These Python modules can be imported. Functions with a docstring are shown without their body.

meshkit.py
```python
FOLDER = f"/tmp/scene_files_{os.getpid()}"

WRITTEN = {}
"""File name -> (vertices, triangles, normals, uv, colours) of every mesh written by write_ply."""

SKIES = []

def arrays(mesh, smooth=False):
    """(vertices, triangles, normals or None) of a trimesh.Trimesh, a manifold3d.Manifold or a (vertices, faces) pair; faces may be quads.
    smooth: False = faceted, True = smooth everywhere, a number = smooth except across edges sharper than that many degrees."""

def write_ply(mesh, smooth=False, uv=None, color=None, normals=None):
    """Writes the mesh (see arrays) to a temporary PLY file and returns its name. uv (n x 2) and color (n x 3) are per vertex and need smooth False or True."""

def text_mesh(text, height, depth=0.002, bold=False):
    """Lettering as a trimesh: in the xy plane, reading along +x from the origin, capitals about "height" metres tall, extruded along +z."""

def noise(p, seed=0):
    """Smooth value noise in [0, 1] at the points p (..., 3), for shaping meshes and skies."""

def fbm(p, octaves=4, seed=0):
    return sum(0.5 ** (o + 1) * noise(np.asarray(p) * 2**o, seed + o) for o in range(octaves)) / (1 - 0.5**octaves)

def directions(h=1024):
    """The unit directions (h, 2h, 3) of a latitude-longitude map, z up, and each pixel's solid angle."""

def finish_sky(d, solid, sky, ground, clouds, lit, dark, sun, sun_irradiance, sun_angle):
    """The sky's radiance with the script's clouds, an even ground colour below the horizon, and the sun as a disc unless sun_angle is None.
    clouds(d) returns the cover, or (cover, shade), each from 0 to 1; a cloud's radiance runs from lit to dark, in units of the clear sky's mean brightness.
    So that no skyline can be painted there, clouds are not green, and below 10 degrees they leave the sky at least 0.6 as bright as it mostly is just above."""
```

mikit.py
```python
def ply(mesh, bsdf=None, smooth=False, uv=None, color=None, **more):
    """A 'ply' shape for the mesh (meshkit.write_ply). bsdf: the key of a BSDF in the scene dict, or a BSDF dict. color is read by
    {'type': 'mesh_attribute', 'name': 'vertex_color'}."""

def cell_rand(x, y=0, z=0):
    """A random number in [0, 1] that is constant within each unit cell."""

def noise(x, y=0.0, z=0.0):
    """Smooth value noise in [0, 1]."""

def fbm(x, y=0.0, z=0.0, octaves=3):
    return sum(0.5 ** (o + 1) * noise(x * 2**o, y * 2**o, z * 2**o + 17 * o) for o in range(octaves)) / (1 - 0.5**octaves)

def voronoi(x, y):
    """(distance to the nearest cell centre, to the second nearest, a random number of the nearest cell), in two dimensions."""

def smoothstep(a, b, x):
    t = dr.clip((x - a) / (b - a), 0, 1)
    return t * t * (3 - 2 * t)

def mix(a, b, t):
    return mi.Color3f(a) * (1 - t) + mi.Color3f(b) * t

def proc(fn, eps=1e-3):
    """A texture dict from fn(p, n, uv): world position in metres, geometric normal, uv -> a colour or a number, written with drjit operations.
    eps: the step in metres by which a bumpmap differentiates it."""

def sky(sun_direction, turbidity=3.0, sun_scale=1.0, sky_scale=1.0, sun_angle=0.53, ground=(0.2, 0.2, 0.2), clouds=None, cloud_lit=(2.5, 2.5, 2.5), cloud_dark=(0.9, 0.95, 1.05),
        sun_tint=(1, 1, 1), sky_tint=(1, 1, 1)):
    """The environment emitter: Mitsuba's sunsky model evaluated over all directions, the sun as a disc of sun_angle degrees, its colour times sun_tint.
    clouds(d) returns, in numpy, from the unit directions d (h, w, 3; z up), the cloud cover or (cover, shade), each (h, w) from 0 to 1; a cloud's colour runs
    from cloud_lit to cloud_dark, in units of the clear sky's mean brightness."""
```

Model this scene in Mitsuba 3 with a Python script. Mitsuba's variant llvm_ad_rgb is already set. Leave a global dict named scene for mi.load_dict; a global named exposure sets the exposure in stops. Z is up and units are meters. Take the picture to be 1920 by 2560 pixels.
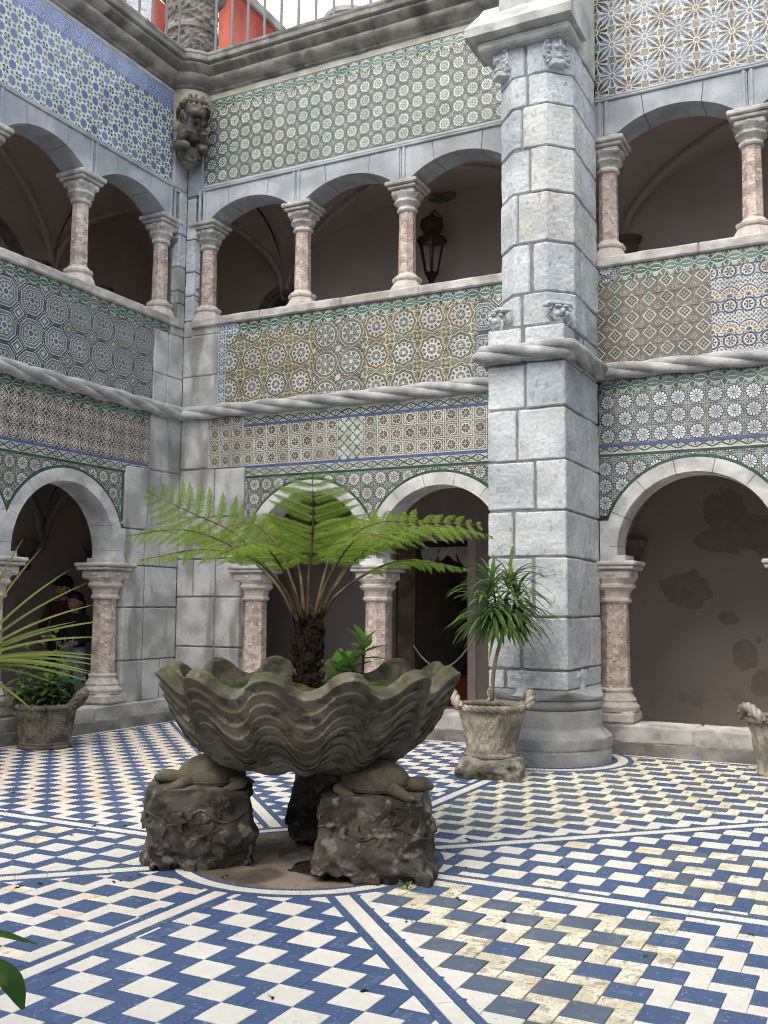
import math, random, sys
import numpy as np, trimesh, drjit as dr, mitsuba as mi, mikit, meshkit
import manifold3d as m3
from shapely.geometry import Polygon, Point, box as sbox, LineString
from shapely.ops import unary_union
from mikit import noise, fbm, voronoi, cell_rand, smoothstep, mix, proc

T = mi.ScalarTransform4f
PI = math.pi
rng = np.random.default_rng(11)
scene, labels, count = {}, {}, {}

# ------------------------------------------------------------------ camera, sky, exposure
CAM = np.array([8.396, -10.404, 1.5])
YAW, PITCH, ROLL = -0.474621505, 0.0935984316, 0.00815846208
fw = np.array([math.sin(YAW) * math.cos(PITCH), math.cos(YAW) * math.cos(PITCH), math.sin(PITCH)])
rt = np.array([math.cos(YAW), -math.sin(YAW), 0.0])
up = np.cross(rt, fw)
up = up * math.cos(ROLL) - rt * math.sin(ROLL)
scene['camera'] = {'type': 'perspective', 'fov': 2 * math.degrees(math.atan(960 / 2485.43)), 'fov_axis': 'x', 'near_clip': 0.05, 'far_clip': 2000.0,
                   'to_world': T().look_at(origin=CAM.tolist(), target=(CAM + fw).tolist(), up=up.tolist())}
scene['sky'] = mikit.sky((-0.1, -0.75, 0.85), turbidity=3, sun_scale=0.3, sun_angle=40, clouds=lambda d: 1.0, cloud_lit=(2.3, 2.5, 2.74), sun_tint=(.92, .98, 1.08))
exposure = 2.95

# ------------------------------------------------------------------ naming
def key_for(name, parent=None):
    k = parent + '__' + name if parent else name
    n = count.get(k, 0)
    count[k] = n + 1
    return k if n == 0 else f'{k}_{n:03d}'

def tag(key, label=None, cat=None, group=None, kind=None):
    d = labels.setdefault(key, {})
    for a, b in (('label', label), ('category', cat), ('group', group), ('kind', kind)):
        if b: d[a] = b
    return key

def thing(name, label, cat, group=None):
    return tag(key_for(name), label, cat, group)

def obj(name, mesh, mat, parent=None, smooth=False, label=None, kind=None, uv=None):
    k = key_for(name, parent)
    scene[k] = mikit.ply(mesh, mat, smooth=smooth, uv=uv)
    if label or kind: tag(k, label, kind=kind)
    return k

# ------------------------------------------------------------------ mesh helpers; a mesh is (V, F)
def tri(m):
    if hasattr(m, 'to_mesh'):
        q = m.to_mesh(); return np.asarray(q.vert_properties[:, :3], float), np.asarray(q.tri_verts, int)
    if hasattr(m, 'vertices'): return np.asarray(m.vertices, float), np.asarray(m.faces, int)
    return m

def cat(ms):
    V, F, n = [], [], 0
    for m in ms:
        v, f = tri(m); V.append(v); F.append(f + n); n += len(v)
    return np.vstack(V), np.vstack(F)

def fan(idx): return [[idx[0], idx[i], idx[i + 1]] for i in range(1, len(idx) - 1)]

def ident(u, v, w): return np.stack([u, v, w], -1)
def FL(u, v, w): return np.stack([w, u, v], -1)          # west wall: u = y, v = z, w out into the court
def FB(u, v, w): return np.stack([u, -w, v], -1)         # north wall: u = x, v = z, w out into the court

def inset(p, d):
    p = np.asarray(p, float); n = len(p); out = []
    for i in range(n):
        a, b, c = p[i - 1], p[i], p[(i + 1) % n]
        e1 = (b - a) / (np.linalg.norm(b - a) + 1e-12); e2 = (c - b) / (np.linalg.norm(c - b) + 1e-12)
        n1, n2 = np.array([-e1[1], e1[0]]), np.array([-e2[1], e2[0]])
        m = n1 + n2; k = max(1 + n1 @ n2, 0.35)
        out.append(b + d * m / k)
    return np.array(out)

def slab(poly, w0, w1, bev=0.003, fr=ident, tilt=None):
    """Convex CCW polygon raised from w0 to w1 with a bevelled front edge."""
    p = np.asarray(poly, float); n = len(p); q = inset(p, bev)
    u = np.concatenate([p[:, 0], p[:, 0], q[:, 0]]); v = np.concatenate([p[:, 1], p[:, 1], q[:, 1]])
    w = np.concatenate([np.full(n, w0), np.full(n, w1 - bev), np.full(n, w1)])
    if tilt is not None:
        c = p.mean(0); w[n:] += (u[n:] - c[0]) * tilt[0] + (v[n:] - c[1]) * tilt[1]
    F = []
    for r in (0, n):
        for i in range(n):
            j = (i + 1) % n
            F += [[r + i, r + j, r + n + j], [r + i, r + n + j, r + n + i]]
    F += fan(list(range(2 * n, 3 * n)))
    return fr(u, v, w), np.array(F)

def prism(poly, w0, w1, bev=0.006, fr=ident):
    """Convex CCW polygon as a closed block, both ends and the upright edges chamfered."""
    p = np.asarray(poly, float)
    if bev > 0:
        q = []
        for i in range(len(p)):
            a, b, c = p[i - 1], p[i], p[(i + 1) % len(p)]
            for e in (a, c):
                L = np.linalg.norm(e - b); q.append(b + (e - b) / L * min(bev, L * 0.3))
        p = np.array(q)
    n = len(p); q = inset(p, bev)
    rings = [(q, w0), (p, w0 + bev), (p, w1 - bev), (q, w1)] if bev > 0 else [(p, w0), (p, w1)]
    u = np.concatenate([r[0][:, 0] for r in rings]); v = np.concatenate([r[0][:, 1] for r in rings]); w = np.concatenate([np.full(n, r[1]) for r in rings])
    F = []
    for r in range(len(rings) - 1):
        for i in range(n):
            j = (i + 1) % n; a = r * n
            F += [[a + i, a + j, a + n + j], [a + i, a + n + j, a + n + i]]
    F += fan(list(range(len(rings) * n - n, len(rings) * n))) + [f[::-1] for f in fan(list(range(n)))]
    return fr(u, v, w), np.array(F)

def rect(x0, x1, y0, y1): return np.array([[x0, y0], [x1, y0], [x1, y1], [x0, y1]], float)
def box(x0, x1, y0, y1, z0, z1, bev=0.0): return prism(rect(x0, x1, y0, y1), z0, z1, bev)

def extrude(shape, w0, w1, fr=ident):
    out = []
    for g in getattr(shape, 'geoms', [shape]):
        if g.geom_type != 'Polygon' or g.area < 1e-5: continue
        cs = m3.CrossSection([np.array(g.exterior.coords)[:-1]] + [np.array(r.coords)[:-1] for r in g.interiors], m3.FillRule.EvenOdd)
        v, f = tri(m3.Manifold.extrude(cs, w1 - w0))
        out.append((fr(v[:, 0], v[:, 1], v[:, 2] + w0), f))
    return cat(out) if out else None

def rough(m, amp, freq, size=None, seed=0):
    v, f = tri(m)
    t = trimesh.Trimesh(v, f, process=True); t.merge_vertices()
    if size: v, f = trimesh.remesh.subdivide_to_size(t.vertices, t.faces, size); t = trimesh.Trimesh(v, f, process=True); t.merge_vertices()
    v = np.array(t.vertices)
    d = np.stack([meshkit.fbm(v * freq + 13.7 * k, 3, seed + k) for k in range(3)], -1) - 0.5
    return v + d * 2 * amp, np.array(t.faces)

def lathe(prof, n=32, c=(0, 0), a0=0.0, a1=2 * PI, phase=0.0):
    """prof: (r, z) from bottom to top."""
    p = np.asarray(prof, float); closed = abs(a1 - a0 - 2 * PI) < 1e-6
    m = n if closed else n + 1
    a = a0 + phase + np.arange(m) * (a1 - a0) / n
    V = np.stack([c[0] + p[:, None, 0] * np.cos(a), c[1] + p[:, None, 0] * np.sin(a), np.repeat(p[:, 1:2], m, 1)], -1).reshape(-1, 3)
    F = []
    for i in range(len(p) - 1):
        for j in range(n):
            k = (j + 1) % m; A, B, C, D = i * m + j, i * m + k, (i + 1) * m + k, (i + 1) * m + j
            F += [[A, B, C], [A, C, D]]
    return V, np.array(F)

def grid_faces(nu, nv, wrap=False):
    F = []
    for i in range(nu - 1):
        for j in range(nv if wrap else nv - 1):
            k = (j + 1) % nv
            F += [[i * nv + j, i * nv + k, (i + 1) * nv + k], [i * nv + j, (i + 1) * nv + k, (i + 1) * nv + j]]
    return np.array(F)

def frames(P):
    P = np.asarray(P, float); t = np.gradient(P, axis=0); t /= np.linalg.norm(t, axis=1, keepdims=True) + 1e-12
    ref = np.array([0, 0, 1.0]) if abs(t[0, 2]) < 0.9 else np.array([1.0, 0, 0])
    a = np.cross(t[0], ref); a /= np.linalg.norm(a); A = [a]
    for i in range(1, len(P)):
        a = A[-1] - t[i] * (A[-1] @ t[i]); A.append(a / (np.linalg.norm(a) + 1e-12))
    A = np.array(A); return t, A, np.cross(t, A)

def tube(P, R, n=8, cap=True):
    P = np.asarray(P, float); t, a, b = frames(P); R = np.broadcast_to(R, (len(P),))
    ang = np.arange(n) * 2 * PI / n
    V = (P[:, None] + R[:, None, None] * (np.cos(ang)[None, :, None] * a[:, None] + np.sin(ang)[None, :, None] * b[:, None])).reshape(-1, 3)
    F = grid_faces(len(P), n, True)
    if cap:
        V = np.vstack([V, P[:1], P[-1:]]); k = len(P) * n
        F = np.vstack([F, [[k, (j + 1) % n, j] for j in range(n)], [[k + 1, k - n + j, k - n + (j + 1) % n] for j in range(n)]])
    return V, F

def spline(P, n):
    P = np.asarray(P, float); Q = np.vstack([2 * P[0] - P[1], P, 2 * P[-1] - P[-2]]); out = []
    m = len(P) - 1
    for s in np.linspace(0, m, n):
        i = min(int(s), m - 1); t = s - i; a, b, c, d = Q[i:i + 4]
        out.append(0.5 * (2 * b + (c - a) * t + (2 * a - 5 * b + 4 * c - d) * t * t + (3 * b - a - 3 * c + d) * t ** 3))
    return np.array(out)

def rope(P, R, turns, strands=3, n=10):
    """Twisted strands wound round the path P: a list of tubes."""
    P = np.asarray(P, float); t, a, b = frames(P)
    L = np.concatenate([[0], np.cumsum(np.linalg.norm(np.diff(P, axis=0), axis=1))])
    out = []
    for s in range(strands):
        ph = 2 * PI * (turns * L + s / strands)
        out.append(tube(P + R * 0.5 * (np.cos(ph)[:, None] * a + np.sin(ph)[:, None] * b), R * 0.56, n))
    return out

def move(m, loc=(0, 0, 0), rz=0.0, s=1.0):
    v, f = tri(m); c, q = math.cos(rz), math.sin(rz)
    v = v * s
    return np.stack([v[:, 0] * c - v[:, 1] * q + loc[0], v[:, 0] * q + v[:, 1] * c + loc[1], v[:, 2] + loc[2]], -1), f

def body(bones, edge=0.02, smooth=8):
    """One surface round the hulls of sphere pairs; bones: ((p, r), (q, s)) or longer tuples."""
    parts = []
    for bone in bones:
        parts.append(m3.Manifold.batch_hull([m3.Manifold.sphere(r, 16).translate(tuple(map(float, p))) for p, r in bone]))
    m = m3.Manifold.batch_boolean(parts, m3.OpType.Add).refine_to_length(edge)
    v, f = tri(m); t = trimesh.Trimesh(v, f, process=True)
    if smooth: trimesh.smoothing.filter_taubin(t, iterations=smooth)
    return np.array(t.vertices), np.array(t.faces)

# ------------------------------------------------------------------ materials
def rgb(*c): return {'type': 'rgb', 'value': list(c)}
def mat(name, col, rough_=0.8, bump=None, bscale=0.002, eps=0.002, spec=0.3, **kw):
    b = {'type': 'principled', 'base_color': proc(col) if callable(col) else rgb(*col), 'roughness': rough_, 'specular': spec, **kw}
    if bump is not None:
        b = {'type': 'bumpmap', 'tex': proc(bump, eps), 'scale': bscale, 'bsdf': b}
    scene[name] = {'type': 'twosided', 'bsdf': b}
    return name

def stone_col(dark, light, sc=3.0, pits=0.35, stain=None, stain_amt=0.0, vert=False):
    def fn(p, n, uv):
        a = fbm(p.x * sc, p.y * sc, p.z * sc, 4)
        c = mix(dark, light, smoothstep(0.28, 0.72, a))
        g = noise(p.x * 95, p.y * 95, p.z * 95)
        c = c * (1 - pits * smoothstep(0.68, 0.9, g)) * (0.93 + 0.14 * noise(p.x * 230, p.y * 230, p.z * 230))
        if stain is not None:
            q = fbm(p.x * 5 + 7, p.y * 5, p.z * (0.9 if vert else 5), 4)
            c = mix(c, stain, stain_amt * smoothstep(0.5, 0.72, q))
        return c
    return fn
def stone_bump(f1=28, f2=110):
    return lambda p, n, uv: 0.65 * noise(p.x * f1, p.y * f1, p.z * f1) + 0.35 * noise(p.x * f2, p.y * f2, p.z * f2)

def hammered(base, mid, spot):
    f = stone_col(base, mid, 2.6, .25, spot, .3)
    def fn(p, n, uv):
        g = noise(p.x * 38, p.y * 38, p.z * 38) * .6 + noise(p.x * 75 + 3, p.y * 75, p.z * 75) * .4
        c = f(p, n, uv) * (.94 + .23 * smoothstep(.25, .75, g))
        k = fbm(p.x * 30, p.y * 30, p.z * 12 + 5, 3)
        return c * (1 - .30 * smoothstep(.64, .74, k))
    return fn
mat('m_ashlar', hammered((.38, .405, .435), (.555, .585, .615), (.46, .45, .38)), .85, stone_bump(34, 75), .009)
mat('m_ashlar_pale', hammered((.40, .425, .45), (.575, .60, .625), (.48, .46, .41)), .85, stone_bump(34, 75), .008)
mat('m_ashlar_blue', hammered((.32, .35, .39), (.48, .515, .56), (.42, .42, .38)), .85, stone_bump(30, 70), .010)
mat('m_ashlar_warm', hammered((.41, .415, .42), (.57, .58, .58), (.48, .44, .34)), .85, stone_bump(34, 75), .009)
mat('m_quoin', stone_col((.36, .355, .35), (.57, .565, .555), 3.4, .3, (.20, .19, .18), .75, True), .85, stone_bump(30, 100), .005)
mat('m_quoin_dark', stone_col((.35, .345, .335), (.55, .545, .535), 3.4, .25, (.20, .19, .18), .7, True), .85, stone_bump(30, 100), .005)
mat('m_base', stone_col((.29, .295, .30), (.46, .47, .48), 3.2, .3, (.19, .185, .175), .5), .85, stone_bump(34, 90), .006)
mat('m_mortar', stone_col((.16, .16, .16), (.24, .24, .24), 9, .2), .95)
mat('m_fascia', stone_col((.30, .325, .355), (.45, .475, .51), 3.2, .3, (.25, .24, .22), .35, True), .8, stone_bump(40, 120), .002)
mat('m_marble', stone_col((.45, .45, .455), (.66, .66, .655), 5, .3, (.30, .30, .30), .35), .6, stone_bump(26, 90), .002)
mat('m_trim', stone_col((.40, .38, .36), (.60, .58, .55), 7, .3, (.22, .20, .185), .55), .75, stone_bump(30, 90), .003)
mat('m_rope', stone_col((.29, .29, .29), (.48, .48, .475), 6, .25, (.16, .155, .15), .5), .85, stone_bump(40, 120), .005)
mat('m_cornice', stone_col((.17, .158, .14), (.35, .33, .30), 5, .3, (.07, .065, .058), .6), .9, stone_bump(26, 90), .006)
mat('m_cap', stone_col((.33, .33, .31), (.52, .52, .50), 4, .25, (.22, .21, .19), .5), .85, stone_bump(26, 90), .004)
mat('m_cream', stone_col((.40, .34, .24), (.56, .49, .37), 4, .3, (.16, .14, .11), .6), .9, stone_bump(26, 90), .004)
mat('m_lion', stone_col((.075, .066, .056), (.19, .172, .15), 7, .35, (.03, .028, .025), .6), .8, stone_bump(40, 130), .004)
mat('m_carved', stone_col((.115, .10, .085), (.26, .235, .21), 6, .35, (.05, .046, .04), .6), .85, stone_bump(40, 130), .005)

def pink(p, n, uv):
    a = fbm(p.x * 14, p.y * 14, p.z * 14, 3); b = noise(p.x * 60, p.y * 60, p.z * 60); d = noise(p.x * 28 + 5, p.y * 28, p.z * 28)
    c = mix((.36, .27, .235), (.56, .46, .40), smoothstep(.3, .7, a)) * (.82 + .4 * fbm(p.x * 1.1, p.y * 1.1, p.z * 2.3 + 4, 2))
    c = mix(c, (.68, .61, .55), smoothstep(.66, .8, d) * .8)
    c = mix(c, (.16, .11, .09), smoothstep(.68, .85, b) * .8)
    return c
mat('m_pink', pink, .55, stone_bump(60, 160), .002)
def pinkcap(p, n, uv):
    return mix(pink(p, n, uv), (.56, .53, .49), .45 + .3 * noise(p.x * 17, p.y * 17, p.z * 17))
mat('m_pinkcap', pinkcap, .7, stone_bump(50, 130), .004)

def plaster(p, n, uv):
    a = fbm(p.x * 1.3, p.y * 1.3, p.z * 1.3, 3)
    b = fbm(p.x * 4, p.y * 4, p.z * 2, 3)
    return mix((.43, .36, .325), (.52, .44, .40), a) * (.90 + .2 * b)
mat('m_plaster', plaster, .9)
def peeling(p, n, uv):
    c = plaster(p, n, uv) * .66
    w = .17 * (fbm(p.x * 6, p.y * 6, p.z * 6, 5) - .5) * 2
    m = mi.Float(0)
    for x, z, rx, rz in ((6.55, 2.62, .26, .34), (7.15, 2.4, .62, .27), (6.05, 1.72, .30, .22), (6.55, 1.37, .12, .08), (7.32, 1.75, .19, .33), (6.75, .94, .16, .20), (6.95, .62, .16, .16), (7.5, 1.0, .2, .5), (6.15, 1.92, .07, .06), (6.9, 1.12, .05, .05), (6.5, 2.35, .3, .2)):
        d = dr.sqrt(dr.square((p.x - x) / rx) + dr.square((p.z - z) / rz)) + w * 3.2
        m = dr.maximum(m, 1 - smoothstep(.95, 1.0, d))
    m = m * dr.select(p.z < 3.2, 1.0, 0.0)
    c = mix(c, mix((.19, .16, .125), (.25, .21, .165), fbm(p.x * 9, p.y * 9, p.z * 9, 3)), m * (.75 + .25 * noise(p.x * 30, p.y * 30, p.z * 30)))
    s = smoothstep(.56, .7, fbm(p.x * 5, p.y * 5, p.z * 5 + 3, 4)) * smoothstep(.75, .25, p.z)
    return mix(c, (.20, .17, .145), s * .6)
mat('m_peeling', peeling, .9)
mat('m_darkstone', stone_col((.12, .10, .085), (.22, .19, .165), 6, .3), .85, stone_bump(30, 90), .006)
mat('m_plinth', stone_col((.26, .255, .245), (.47, .465, .45), 3.5, .3, (.60, .58, .54), .5), .85, stone_bump(26, 90), .006)
mat('m_cement', stone_col((.17, .165, .155), (.29, .285, .27), 4, .35, (.09, .085, .08), .6), .95, stone_bump(30, 110), .004)
def red(p, n, uv):
    a = fbm(p.x * 1.6, p.y * 1.6, p.z * .7, 4)
    c = mix((.30, .05, .035), (.47, .135, .095), smoothstep(.3, .7, a))
    return mix(c, (.22, .035, .025), .6 * smoothstep(.58, .75, fbm(p.x * 4, p.y * 4, p.z * 1.5 + 9, 4)))
mat('m_red', red, .9)
mat('m_whitewash', (.72, .73, .74), .9, lambda p, n, uv: fbm(p.x * 14, p.y * 14, p.z * 14, 3), .05)
mat('m_rail', (.17, .175, .18), .5)
mat('m_terracotta', stone_col((.22, .10, .065), (.36, .19, .13), 6, .2), .8)
mat('m_black', (.018, .017, .016), .45)
mat('m_brown_iron', (.05, .035, .025), .6)
scene['m_pane'] = {'type': 'thindielectric'}

# floor tiles
def t_rand(p): return cell_rand(dr.floor(p.x * 5.7), dr.floor(p.y * 5.7), 3)
def fl_white(p, n, uv):
    c = mix((.625, .60, .535), (.70, .675, .62), noise(p.x * 3.1, p.y * 3.1))
    s = fbm(p.x * 26, p.y * 26, 1, 3); c = c * (.94 + .10 * s)
    k = noise(p.x * 120, p.y * 120, 4)
    return mix(c, (.2, .17, .13), .7 * smoothstep(.86, .93, k) * smoothstep(.45, .7, noise(p.x * 4, p.y * 4, 9)))
def fl_old(p, n, uv):
    a = fbm(p.x * 9, p.y * 9, 2, 4); c = mix((.54, .49, .365), (.71, .67, .55), smoothstep(.3, .65, a))
    d = fbm(p.x * 22, p.y * 22, 5, 4)
    c = mix(c, (.16, .13, .095), (.55 * smoothstep(.62, .72, d)))
    e = noise(p.x * 150, p.y * 150, 8)
    return mix(c, (.30, .26, .19), .6 * smoothstep(.66, .8, e))
def fl_tan(p, n, uv):
    a = fbm(p.x * 7, p.y * 7, 2, 3); c = mix((.62, .53, .41), (.72, .65, .54), smoothstep(.3, .65, a))
    return mix(c, (.33, .24, .17), .5 * smoothstep(.62, .74, fbm(p.x * 30, p.y * 30, 5, 3)))
def fl_blue(p, n, uv):
    a = fbm(p.x * 2.2, p.y * 2.2, 3, 3)
    c = mix((.049, .085, .178), (.069, .110, .215), a)
    s = noise(p.x * 8, p.y * 60, 2) * noise(p.x * 50, p.y * 9, 6)
    c = mix(c, (.19, .22, .33), .3 * smoothstep(.42, .7, s))
    return mix(c, (.30, .33, .40), .6 * smoothstep(.88, .94, noise(p.x * 90, p.y * 90, 4)))
def fl_bluegrey(p, n, uv):
    a = fbm(p.x * 3.2, p.y * 3.2, 3, 3)
    c = mix((.072, .100, .150), (.108, .142, .198), a)
    return mix(c, (.20, .20, .19), .35 * smoothstep(.60, .72, fbm(p.x * 20, p.y * 20, 7, 4)))
fb = lambda p, n, uv: noise(p.x * 60, p.y * 60, 1)
mat('m_tile_white', fl_white, .42, None, spec=.4)
mat('m_tile_old', fl_old, .7, lambda p, n, uv: noise(p.x * 90, p.y * 90, 1), .004)
mat('m_tile_tan', fl_tan, .55)
mat('m_tile_blue', fl_blue, .40, None, spec=.4)
mat('m_tile_bluegrey', fl_bluegrey, .5)
mat('m_grout', stone_col((.11, .10, .09), (.19, .175, .15), 8, .3), .95)
mat('m_basebed', stone_col((.11, .09, .072), (.25, .205, .168), 3.5, .3, (.06, .05, .045), .8), .6)  # dirty slab, with the basin's shade also put into the colour

# ------------------------------------------------------------------ wall tile glazes: one painted tile per 0.18 m
TAU = .18
W_, DK, NAVY, COB, SKYB, GRN, DGR, OCH, BRN, OLV = (.655, .665, .635), (.030, .034, .038), (.030, .048, .105), (.075, .125, .29), (.17, .26, .42), (.05, .17, .13), (.018, .075, .05), (.36, .20, .065), (.15, .09, .06), (.22, .22, .13)
C3 = mi.Color3f
def sel(c, m, a): return dr.select(m, C3(a) if isinstance(a, tuple) else a, c)
def glaze(axis, u0, v0, per, pat, wear=.12):
    def fn(p, n, uv):
        u = (getattr(p, axis) - u0) / per; v = (p.z - v0) / per
        i, j = dr.floor(u + .5), dr.floor(v + .5); x, y = u - i, v - j
        c = pat(x, y, i, j, p)
        tu, tv = dr.floor((getattr(p, axis) - u0) / TAU + .5), dr.floor((p.z - v0) / TAU + .5)
        c = c * (.72 + .28 * cell_rand(tu, tv, 5))
        c = mix(c, (.40, .385, .34), wear * smoothstep(.45, .75, fbm(p.x * 11, p.y * 11, p.z * 11, 3)))
        return mix(c, (.30, .26, .19), .8 * smoothstep(.80, .86, noise(p.x * 45, p.y * 45, p.z * 45)))
    return fn
def pol(x, y): return dr.sqrt(x * x + y * y), dr.atan2(y, x)
def corner(x, y): return dr.sqrt(dr.square(.5 - dr.abs(x)) + dr.square(.5 - dr.abs(y)))
def ab(x): return dr.abs(x)

def p_star(x, y, i, j, p):                 # white ground, blue eight-pointed stars, green corners
    r, a = pol(x, y); s = dr.maximum(ab(x) + ab(y) * .0, ab(y)); d = (ab(x) + ab(y)) * .7071
    star = dr.minimum(dr.maximum(ab(x), ab(y)), d * 1.0)
    c = C3(W_) + 0 * x
    q = corner(x, y); g = cell_rand(i + j, 1, 1)
    c = sel(c, (q < .27) & (q > .06) & (dr.cos(4 * dr.atan2(.5 - ab(y), .5 - ab(x))) < .25), dr.select(cell_rand(dr.floor(i + x), dr.floor(j + y), 8) > .5, C3(GRN), C3(DGR)))
    c = sel(c, (ab(ab(x) - .5) < .10) & (ab(y) < .10) | (ab(ab(y) - .5) < .10) & (ab(x) < .10), (.10, .16, .30))
    c = sel(c, star < .30, W_)
    bl = mix(COB, SKYB, cell_rand(i, j, 2) * .8)
    return sel(c, star < .245, bl)
def p_ros(x, y, i, j, p):                  # white rosettes on a fine dark network
    r, a = pol(x, y)
    q = corner(x, y)
    c = dr.select(dr.sin(31 * x + 1.57) * dr.sin(31 * y + 1.57) > .30, C3(.44, .47, .45), C3(.075, .092, .094))
    c = sel(c, (r < .435 + .02 * dr.cos(10 * a)), (.035, .042, .045))
    c = sel(c, (r < .365 + .035 * dr.cos(10 * a)), W_)
    c = sel(c, (r < .265), dr.select(dr.cos(10 * a) > .1, C3(.50, .51, .49), C3(.075, .09, .11)))
    c = sel(c, r < .13, W_)
    c = sel(c, r < .075, DK)
    c = sel(c, (q < .13) & (q > .06), (.48, .51, .48))
    return c * mix((.90, .95, .93), (1., 1., .95), cell_rand(i, j, 3))
def p_bigstar(x, y, i, j, p):              # twelve-petalled stars on a chequer of two tiles
    par = dr.floor(i + j + .01) - 2 * dr.floor((i + j) / 2 + .001)
    big = par < .5
    r, a = pol(x, y); q = corner(x, y)
    # a star covers its own tile and laps into the four beside it
    ex, ey = dr.select(ab(x) > ab(y), x - dr.sign(x), x), dr.select(ab(x) > ab(y), y, y - dr.sign(y))
    r2, a2 = pol(ex, ey); R = dr.select(big, r, r2); A = dr.select(big, a, a2)
    ii = i + dr.select(big, 0.0, dr.select(ab(x) > ab(y), dr.sign(x), 0.0))
    odd = (ii - 2 * dr.floor(ii / 2 + .001)) > .5
    pc = dr.select(odd, mix((.075, .12, .21), (.19, .27, .38), cell_rand(ii, j, 2)), C3(.035, .035, .04))
    c = C3(W_) + 0 * x
    m = dr.sin(31 * x + 1.5) * dr.sin(31 * y + 1.5)
    c = sel(c, (R > .78) & (m > .12), (.045, .085, .075)); c = sel(c, (R > .78) & (m < -.35), (.24, .15, .08))
    c = sel(c, (R > .78) & (ab(m) < .10), DK)
    c = sel(c, (R < .80) & (R > .2) & (dr.cos(12 * A) > -.55 + .5 * smoothstep(.45, .8, R)), pc)
    c = sel(c, (R < .80) & (R > .745), W_)
    c = sel(c, R < .13, (.30, .17, .075))
    return c * .80
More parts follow.
